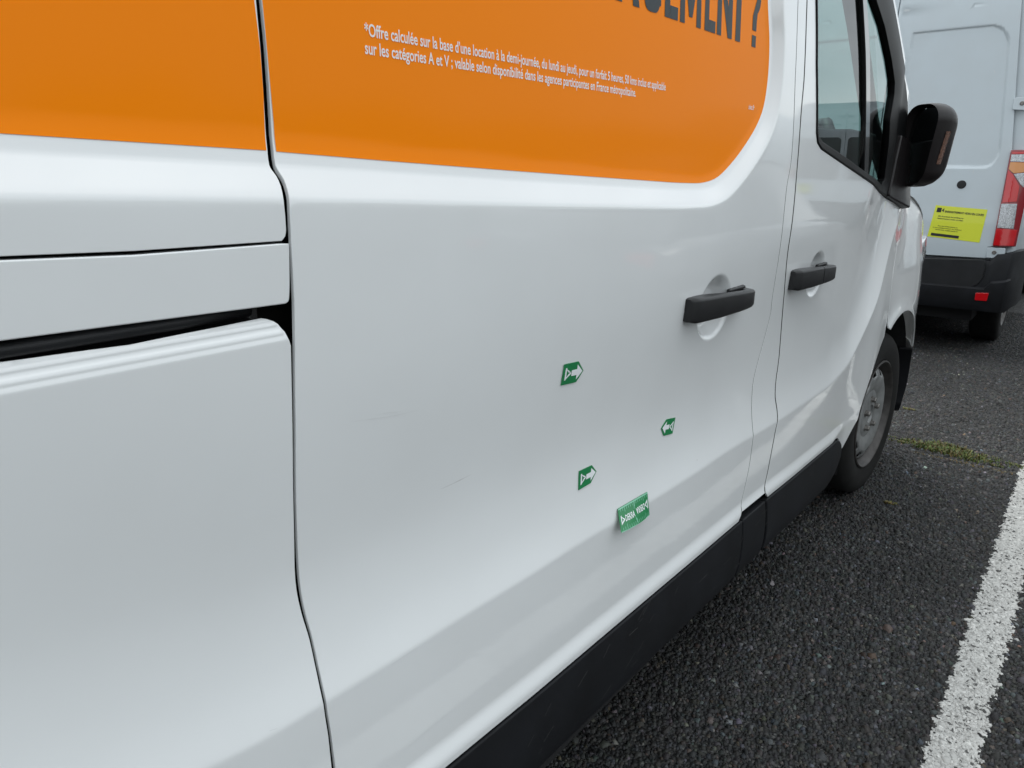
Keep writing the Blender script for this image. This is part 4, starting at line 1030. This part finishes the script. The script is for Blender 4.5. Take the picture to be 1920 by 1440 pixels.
def F2(off=0.0, recess=True):
    def f(y, z):
        y = np.atleast_1d(np.asarray(y, float)); z = np.atleast_1d(np.asarray(z, float)) + 0 * y; y = y + 0 * z
        x = rear_x(y, z)
        if recess:
            P_ = np.stack([y, z], 1); d = seg_dist(P_, rec); d[in_poly(P_, rec)] *= -1; x = x + .013 * (1 - smoothstep(d, -.011, .011))
            d2 = np.abs(z - on_rear(1690, 23)[1] - .02 * (y - 1.5)); x = x + .006 * np.exp(-(d2 / .006)**2) * smoothstep(y, .95, 1.15)
        return np.stack([x + off, y, z], 1)
    return f
yr = on_rear(1912, 120)[0]   # door edge
e_top, e_b = on_rear(1916, 0), on_rear(1897, 285)
edge = np.array([(e_top[0] + .012, 2.74), tuple(e_top), tuple(on_rear(1905, 160)), tuple(e_b), tuple(on_rear(1889, 330)), tuple(on_rear(1868, 440)), tuple(on_rear(1862, 462)), tuple(on_rear(1852, 463)), tuple(on_rear(1849, 484))])
zb2 = on_rear(1849, 487)[1]
door2 = np.vstack([edge, [(CY2 - .004, zb2 + .002), (CY2 - .004, 2.74)]])
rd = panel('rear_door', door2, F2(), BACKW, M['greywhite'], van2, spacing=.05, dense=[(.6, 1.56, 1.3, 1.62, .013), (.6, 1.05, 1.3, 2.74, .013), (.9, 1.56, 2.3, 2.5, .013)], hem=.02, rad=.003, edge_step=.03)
# mirrored leaf
def flipY(o, parent, cy, root=True):
    c = o.copy(); C.objects.link(c); c.parent = parent
    if root: c.scale = (1, -1, 1); c.location = (o.location.x, cy * 2 - parent.location.y * 1.0 - (0) - 0 if False else (2 * cy - parent.location.y), o.location.z)
    for ch in list(o.children): flipY(ch, c, cy, False)
    return c
# yellow notice, drawn in its own (s, t) frame
sc_ = np.array([on_rear(*p) for p in ((1738.5, 443), (1836.5, 455), (1852, 393), (1755, 384.5))])
def FN(off):
    def f(a, b):
        p = sc_[0] * ((1 - a) * (1 - b))[:, None] + sc_[1] * (a * (1 - b))[:, None] + sc_[2] * (a * b)[:, None] + sc_[3] * ((1 - a) * b)[:, None]
        return np.stack([rear_x(p[:, 0], p[:, 1]) - off, p[:, 0], p[:, 1]], 1)
    return f
def poly_on(polys, name, m, parent, off):
    mb = MB()
    for q in polys:
        q = np.array(q, float); mb.add(FN(off)(q[:, 0], q[:, 1]), [tuple(range(len(q)))])
    return mb.build(name, m, parent)
ntc = poly_on([[(0, 0), (1, 0), (1, 1), (0, 1)]], 'yellow_notice', M['yellow'], rd, .0015)
def rct(a0, b0, a1, b1): return [(a0, b0), (a1, b0), (a1, b1), (a0, b1)]
for pl_, nm in ((rct(.045, .79, .135, .93), 'camera_symbol'), ([(.145, .86), (.185, .80), (.185, .93)], 'camera_symbol_lens'), (rct(.06, .045, .60, .13), 'black_banner')): poly_on([pl_], nm, M['black_ink'], ntc, .003)
words = [('ENREGISTREMENT VIDEO EN COURS', .21, .955, .80, .058, .03), ('Afin de prévenir les accidents sur', .10, .60, .655, .038, .02), ("l'environnement routier et urbain", .10, .60, .585, .038, .02),
         ('Opéré par Groupe Flotte', .16, .53, .47, .038, .01), ('Pour plus d’informations ou', .15, .53, .355, .036, .01), ('si vous souhaitez exercer vos droits sur', .06, .62, .295, .036, .01), ('vos données, veuillez scanner le', .12, .55, .235, .036, .01), ('code ou consulter', .18, .48, .175, .036, .01)]
for w_ in [words[0]] + words[1:3] + words[4:7]: put_text([w_], 'notice_lettering', M['black_ink'], ntc, FN(0), BACKW, .003)
# bumper, steps, lights
bp = MB()
zt = YZ(1849, 487)[1]; zbm = YZ(1850, 582)[1]; ymin = YZ(1905, 500)[0]
def ring_b(y, xo, zt_, zb_, dep):
    x = X2 - .05 + xo; return [(x + .05, y, zt_), (x + .01, y, zt_ - .006), (x - .012, y, zt_ - .05), (x - .018, y, zt_ - .20), (x - .045, y, zt_ - .215), (x - .048, y, zt_ - .32), (x - .02, y, zb_), (x + dep, y, zb_), (x + dep, y, zt_)]
rg = []
for y, xo, dz, dep in ((YZ(1908, 520)[0] - .01, .52, .075, .08), (YZ(1908, 520)[0] - .008, .30, .078, .2), (YZ(1906, 520)[0] + .004, .13, .078, .2), (YZ(1903, 520)[0] + .02, .045, .078, .2), (YZ(1893, 520)[0] + .01, .008, .07, .2), (YZ(1880, 520)[0], .0, .06, .2), (YZ(1862, 520)[0], 0, .05, .2), (YZ(1851, 520)[0], 0, .0, .2), (1.0, 0, 0, .2), (CY2 * 2 - 1.0, 0, 0, .2), (CY2 * 2 - .6, .02, .05, .2)):
    rg.append(ring_b(y, xo, zt + dz, zbm + (.03 if xo > .1 else 0), dep))
bp.loft(rg); bmp = bp.build('rear_bumper', M['cladding'], van2, auto=30)
st_ = YL([(1700, 482), (1849, 485.5), (1850, 500), (1845, 520), (1835, 532), (1818, 538), (1790, 539.5), (1700, 538)])
panel('bumper_step', st_, lambda y, z: np.stack([X2 - .074 + 0 * y, y, z], 1), BACKW, M['plastic'], bmp, spacing=.06, hem=.01, rad=.004, edge_step=.03)
q = YL([(1827, 563), (1829, 549), (1854, 549.5), (1850, 565)], X2 - .11)
panel('red_reflector', q, lambda y, z: np.stack([X2 - .104 - .004 + 0 * y, y, z], 1), BACKW, M['red_flat'] if 'red_flat' in M else M['red'], bmp, spacing=.05, hem=.006, rad=.003, edge_step=.02)
# tail light
XT = X2 - .03
tl_px = [(1896, 281), (1930, 281), (1930, 300), (1923, 380), (1905, 463), (1861, 462), (1877, 380)]
def FT(off): return lambda y, z: np.stack([rear_x(y, z) - .022 - off + .9 * np.maximum(0, .60 - y)**1.5, y, z], 1)
tlo = np.array([on_rear(*p) for p in tl_px])
tl_ = panel('tail_light', tlo, FT(0), BACKW, M['darkred'], van2, spacing=.03, hem=.05, rad=.006, edge_step=.02)
def lensp(pts, name, m, off=.004): return panel(name, np.array([on_rear(*p) for p in pts]), FT(off), BACKW, M[m], tl_, spacing=.02, hem=.005, rad=.002, edge_step=.015)
lensp([(1898, 285), (1926, 285), (1925, 289), (1897.5, 289)], 'red_lens', 'red')
lensp([(1897, 290), (1925, 289.5), (1924, 304), (1895, 303)], 'reverse_lens', 'lens')
lensp([(1895, 304), (1924, 305), (1922, 323), (1901, 325), (1892, 317)], 'amber_lens', 'amber')
lensp([(1901, 326), (1922, 324), (1920, 352), (1914, 346)], 'reverse_lens', 'lens')
lensp([(1891, 318.5), (1900, 327), (1912, 349), (1907, 378), (1880, 380)], 'red_lens', 'red')
lensp([(1878, 382), (1908, 382), (1901, 429), (1870, 426.5)], 'reverse_lens', 'lens')
lensp([(1869, 428.5), (1908, 431), (1901, 461), (1863, 459.5)], 'red_lens', 'red')
# hinges
def hinge(px, bolt_px):
    q = np.array([on_rear(*p) for p in px]); h_ = panel('door_hinge', q, lambda y, z: np.stack([rear_x(y, z) - .016, y, z], 1), BACKW, M['greywhite'], van2, spacing=.03, hem=.02, rad=.004, edge_step=.02)
    c = on_rear(*bolt_px); b_ = MB(); x = float(rear_x(c[0], c[1])) - .016
    b_.loft([[(xx, c[0] + r * math.cos(a), c[1] + r * math.sin(a)) for a in np.linspace(0, 2 * math.pi, 13)[:-1]] for r, xx in ((.015, x + .004), (.015, x - .004), (.011, x - .006), (.009, x - .003), (.002, x - .003))])
    b_.build('hinge_bolt', M['bolt'], h_, auto=30)
hinge([(1852, 463.5), (1886, 465), (1883, 485), (1849, 483)], (1864.5, 473))
hinge([(1902, 183), (1926, 183), (1924, 207), (1898, 206)], (1917, 194))
# round plug on the door
c = on_rear(1803, 346); b_ = MB(); x = float(rear_x(c[0], c[1]))
b_.loft([[(xx, c[0] + r * math.cos(a), c[1] + r * math.sin(a)) for a in np.linspace(0, 2 * math.pi, 25)[:-1]] for r, xx in ((.031, x + .002), (.031, x - .004), (.027, x - .008), (.010, x - .009))]); b_.build('round_plug', M['plastic'], rd, auto=30)
# scratches on the rear door
for a_, b__ in (((1826, 319), (1824.5, 325)), ((1864, 132), (1866, 137))):
    p, q_ = on_rear(*a_), on_rear(*b__); mesh_obj('scratch', [(rear_x(p[0], p[1]) - .001, p[0], p[1]), (rear_x(p[0], p[1]) - .001, p[0] + .003, p[1]), (rear_x(q_[0], q_[1]) - .001, q_[0] + .003, q_[1]), (rear_x(q_[0], q_[1]) - .001, q_[0], q_[1])], [(0, 1, 2, 3)], M['scratch'], rd)
rd2 = flipY(rd, van2, CY2)
for ch in list(rd2.children): 
    if ch.name.startswith(('yellow', 'round')):
        for g in list(ch.children): bpy.data.objects.remove(g)
        bpy.data.objects.remove(ch)
flipY(tl_, van2, CY2)
# body shell behind the doors
def body_ring(x, top=2.5, ins=0.0):
    p = []
    yA = .515 + ins
    for y, z in ((yA + .02, .42), (yA - .0, .60), (yA - .012, 1.0), (yA + .01, 1.5), (yA + .04, 2.0), (yA + .09, 2.50), (yA + .20, 2.80), (yA + .5, 2.88)): p.append((x, y, z))
    p += [(x, 2 * CY2 - y, z) for (_, y, z) in p[::-1]]
    return p
sh = MB(); rings = []
for x, ins in ((X2 + .035, .045), (X2 + .06, .012), (X2 + .12, 0), (X2 + .6, 0), (X2 + 3.6, 0)): 
    r0 = body_ring(x, ins=ins); rings.append([(xx + (.042 * max(0, z - .85) if x < X2 + .1 else 0), y, z) for xx, y, z in r0])
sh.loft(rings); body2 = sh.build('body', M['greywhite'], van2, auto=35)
MB().box((X2 + .9, .52, 1.05), (.9, .02, .05), .008).build('side_rub_strip', M['cladding'], van2)
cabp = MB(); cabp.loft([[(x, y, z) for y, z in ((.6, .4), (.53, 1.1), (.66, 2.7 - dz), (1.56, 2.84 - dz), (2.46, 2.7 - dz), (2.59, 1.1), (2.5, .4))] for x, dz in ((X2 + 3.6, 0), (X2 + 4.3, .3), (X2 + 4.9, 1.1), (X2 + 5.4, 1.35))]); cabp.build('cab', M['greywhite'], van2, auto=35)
MB().box((X2 + 2.6, CY2, .34), (5.0, 1.7, .16)).build('underbody', M['dark'], van2)
MB().tube([(X2 + .1, CY2, .36), (X2 + .7, CY2, .36)], .05).build('exhaust', M['steel_dark'], van2)
w2 = wheel('wheel', 7.37, .555, van2)
w2.scale = (1.15, 1.03, 1.15); w2.location.z = .385
wc = w2.copy(); C.objects.link(wc); wc.parent = van2; wc.location.x += 3.4
for ch in w2.children: k = ch.copy(); C.objects.link(k); k.parent = wc
wl = flipY(w2, van2, CY2); wl.scale = (1.03, -1.03, 1.03)
lt2 = wc.copy(); C.objects.link(lt2); lt2.parent = van2; lt2.scale = (1.03, -1.03, 1.03); lt2.location.y = 2 * CY2 - .565 - van2.location.y
MB().box((X2 + .82, .60, .62), (.84, .06, .30), .03).build('wheel_housing', M['dark'], van2)

def clone(o, parent=None):
    c = o.copy(); C.objects.link(c); c.parent = parent
    for ch in list(o.children): clone(ch, c)
    return c
for k, (dx, dy, lab) in enumerate(((8.6, -4.4, 'white panel van parked across the aisle, mirrored in the front door window'), (9.0, -7.2, 'white panel van with orange rear band, mirrored in the door window'))):
    v3 = clone(van2); v3.location.x += dx; v3.location.y += dy; v3['label'] = lab
    for yy in (.62, 1.62):
        q_ = rounded(yy, yy + .86, 1.25, 2.12, .08); mesh_obj('rear_window', [(float(rear_x(a, b)) - .012 + dx, a + dy, b) for a, b in q_], [tuple(range(len(q_)))], M['gloss_black'], v3)
    if k: mesh_obj('orange_band', [(X2 + dx + .03, .75 + dy, 1.35), (X2 + dx + .03, 2.4 + dy, 1.35), (X2 + dx + .04, 2.4 + dy, 1.95), (X2 + dx + .04, .75 + dy, 1.95)], [(0, 1, 2, 3)], M['orange'], v3)

HX, HY = 5.7, -1.5  # unseen car, added so the front door reflects something dark
car = empty('added_car', (HX, HY, 0), 'unseen dark grey hatchback added in the next bay to darken the white front door', 'car')
M['carpaint'] = paint('dark_grey_paint', (.035, .038, .042), dirt=.02)
def car_ring(x, zb_, zt_, hw, hw2, zs_=.62):
    p = [(-hw * .93, zb_), (-hw, zb_ + .12), (-hw * 1.0, zs_), (-hw * .975, min(zt_, zs_ + .25)), (-hw2, zt_ - .03), (-hw2 * .8, zt_)]
    return [(x, HY + y, z) for y, z in p] + [(x, HY - y, z) for y, z in p[::-1]]
cb = MB(); cb.loft([car_ring(HX + x, a, b, c_, d) for x, a, b, c_, d in ((-2.12, .42, .72, .70, .62), (-2.08, .28, .92, .80, .74), (-1.9, .24, .98, .87, .80), (-1.0, .22, .98, .89, .82), (.3, .22, .97, .89, .82), (1.0, .22, .94, .88, .79), (1.7, .26, .82, .85, .72), (2.02, .30, .70, .76, .62), (2.10, .40, .60, .64, .5))]); cb.build('body', M['carpaint'], car, auto=40)
cg = MB(); cg.loft([[(HX + x, HY - w_, .93), (HX + x, HY + w_, .93), (HX + x, HY + t_, z), (HX + x, HY - t_, z)] for x, w_, t_, z in ((-1.98, .76, .74, .95), (-1.62, .80, .66, 1.36), (-1.2, .81, .64, 1.43), (.0, .81, .64, 1.45), (.35, .81, .64, 1.40), (1.15, .78, .74, .95))]); cg.build('windows', M['gloss_black'], car, auto=40)
rf_ = MB(); rf_.loft([[(HX + x, HY - w_, z), (HX + x, HY, z + .03), (HX + x, HY + w_, z), (HX + x, HY, z - .02)] for x, w_, z in ((-1.75, .62, 1.36), (-1.2, .66, 1.445), (.0, .66, 1.465), (.38, .62, 1.40))]); rf_.build('roof', M['carpaint'], car, auto=40)
for sx in (-1.35, 1.28):
    wa = wheel('wheel', HX + sx, HY - .90, car); wa.scale = (.93, 1, .93); wa.location.z = .312
    wb_ = wheel('wheel', HX + sx, HY + .90, car); wb_.scale = (.93, -1, .93); wb_.location.z = .312
for sy in (-.62, .62): MB().box((HX - 2.06, HY + sy, .80), (.08, .22, .16), .03).build('tail_light', M['red'], car)

# ---------------------------------------------------------------- weeds in the asphalt joint
def weeds(name, spots, n, hmax, cols, blade=True):
    V, Fq, Cc = [], [], []
    for k in range(n):
        cx_, cy_, r, hs_ = spots[rng.integers(len(spots))]
        a = rng.uniform(0, 6.28); rr = r * math.sqrt(rng.random()); x = cx_ + rr * math.cos(a) * .55; y = cy_ + rr * math.sin(a) * 1.3
        h = hmax * hs_ * rng.uniform(.35, 1); b = rng.uniform(0, 6.28); wd = rng.uniform(.0012, .0032); ln = h * rng.uniform(.3, 1.2)
        dx, dy = math.cos(b), math.sin(b); i = len(V)
        V += [(x - dy * wd, y + dx * wd, 0), (x + dy * wd, y - dx * wd, 0), (x + dx * ln * .4 + dy * wd * .8, y + dy * ln * .4 - dx * wd * .8, h * .7), (x + dx * ln * .4 - dy * wd * .8, y + dy * ln * .4 + dx * wd * .8, h * .7), (x + dx * ln, y + dy * ln, h)]
        Fq += [(i, i + 1, i + 2, i + 3), (i + 3, i + 2, i + 4)]; c = cols[rng.integers(len(cols))]; Cc += [np.array([*c, 1]) * ([rng.uniform(.6, 1.3)] * 3 + [1])] * 5
    me = bpy.data.meshes.new(name); me.from_pydata(V, [], Fq); at = me.color_attributes.new('tone', 'FLOAT_COLOR', 'POINT'); at.data.foreach_set('color', np.array(Cc).ravel())
    me.materials.append(M['leaf']); o = bpy.data.objects.new(name, me); C.objects.link(o); return o
m = stone_mat('weed_leaf'); M['leaf'] = m; m.node_tree.nodes['Principled BSDF'].inputs['Roughness'].default_value = .55
greens = [(.065, .115, .016), (.10, .145, .02), (.15, .165, .03), (.045, .08, .014)]; browns = [(.16, .10, .035), (.11, .085, .03), (.20, .15, .05)]
sp = []
for k in range(26):
    t = k / 25; g_ = onZ(1672 + 248 * t, 820 + 62 * t + 6 * math.sin(k), 0); sp.append((g_[0], g_[1], .018 + .016 * math.sin(k * 1.7)**2 + (.055 if .2 < t < .8 else 0), .25 + .7 * math.exp(-((t - .42) / .25)**2)))
sp = [q for i, q in enumerate(sp) if i not in (4, 5, 17, 21, 22)]
wd1 = weeds('joint_weeds', sp, 3800, .030, greens + browns[:2]); wd1['kind'] = 'stuff'
g_ = onZ(1790, 866, 0); wd3 = weeds('brown_moss', [(g_[0], g_[1] + .05 * k, .035, .35) for k in range(-4, 4)], 900, .022, browns); wd3['kind'] = 'stuff'
g_ = onZ(1671, 946, 0); wd2 = weeds('dry_moss_tuft', [(g_[0], g_[1], .022, .6)], 260, .02, browns + greens[2:3]); tag(wd2, 'small yellowish tuft of moss on the asphalt right of the front tyre', 'moss')
g_ = onZ(1705, 768, 0); wd4 = weeds('dry_moss_patch', [(g_[0], g_[1], .03, .5)], 200, .02, browns + greens[1:3]); tag(wd4, 'thin brownish moss patch on the asphalt beyond the front wheel', 'moss')

# ---------------------------------------------------------------- hedge rows round the car park (seen only as reflections)
def hedge(name, x0, x1, y0, y1, h, label, n=9000):
    root = MB(); 
    X = rng.uniform(x0, x1, n); Yy = rng.uniform(y0, y1, n); prof = h * (.78 + .14 * np.sin(X * .55) + .10 * np.sin(X * 1.7 + 1)); Z = rng.random(n)**.7 * prof
    s = rng.uniform(.12, .30, n); V = np.zeros((n, 4, 3))
    d1 = rng.normal(size=(n, 3)); d1 /= np.linalg.norm(d1, axis=1, keepdims=True); d2 = np.cross(d1, rng.normal(size=(n, 3))); d2 /= np.linalg.norm(d2, axis=1, keepdims=True)
    c_ = np.stack([X, Yy, Z], 1)
    for k, (a, b) in enumerate(((-1, -.6), (1, -.6), (.7, .8), (-.7, .8))): V[:, k] = c_ + (a * d1 + b * d2) * s[:, None]
    V[:, :, 2] = np.maximum(V[:, :, 2], .01)
    V = V.reshape(-1, 3); root.v = [tuple(p) for p in V.tolist()]; root.f = [(4 * i, 4 * i + 1, 4 * i + 2, 4 * i + 3) for i in range(n)]
    o = root.build(name, M['hedge']); return tag(o, label, 'hedge')
M['hedge'] = mat('hedge_leaves', (.045, .075, .028), .6, noise=.45, nscale=6)
hedge('hedge', -40, 60, -31, -28, 5.5, 'long dark hedge behind the camera side of the car park')
hedge('hedge', -30, 60, 17, 20, 4.5, 'long dark hedge beyond the far side of both vans')
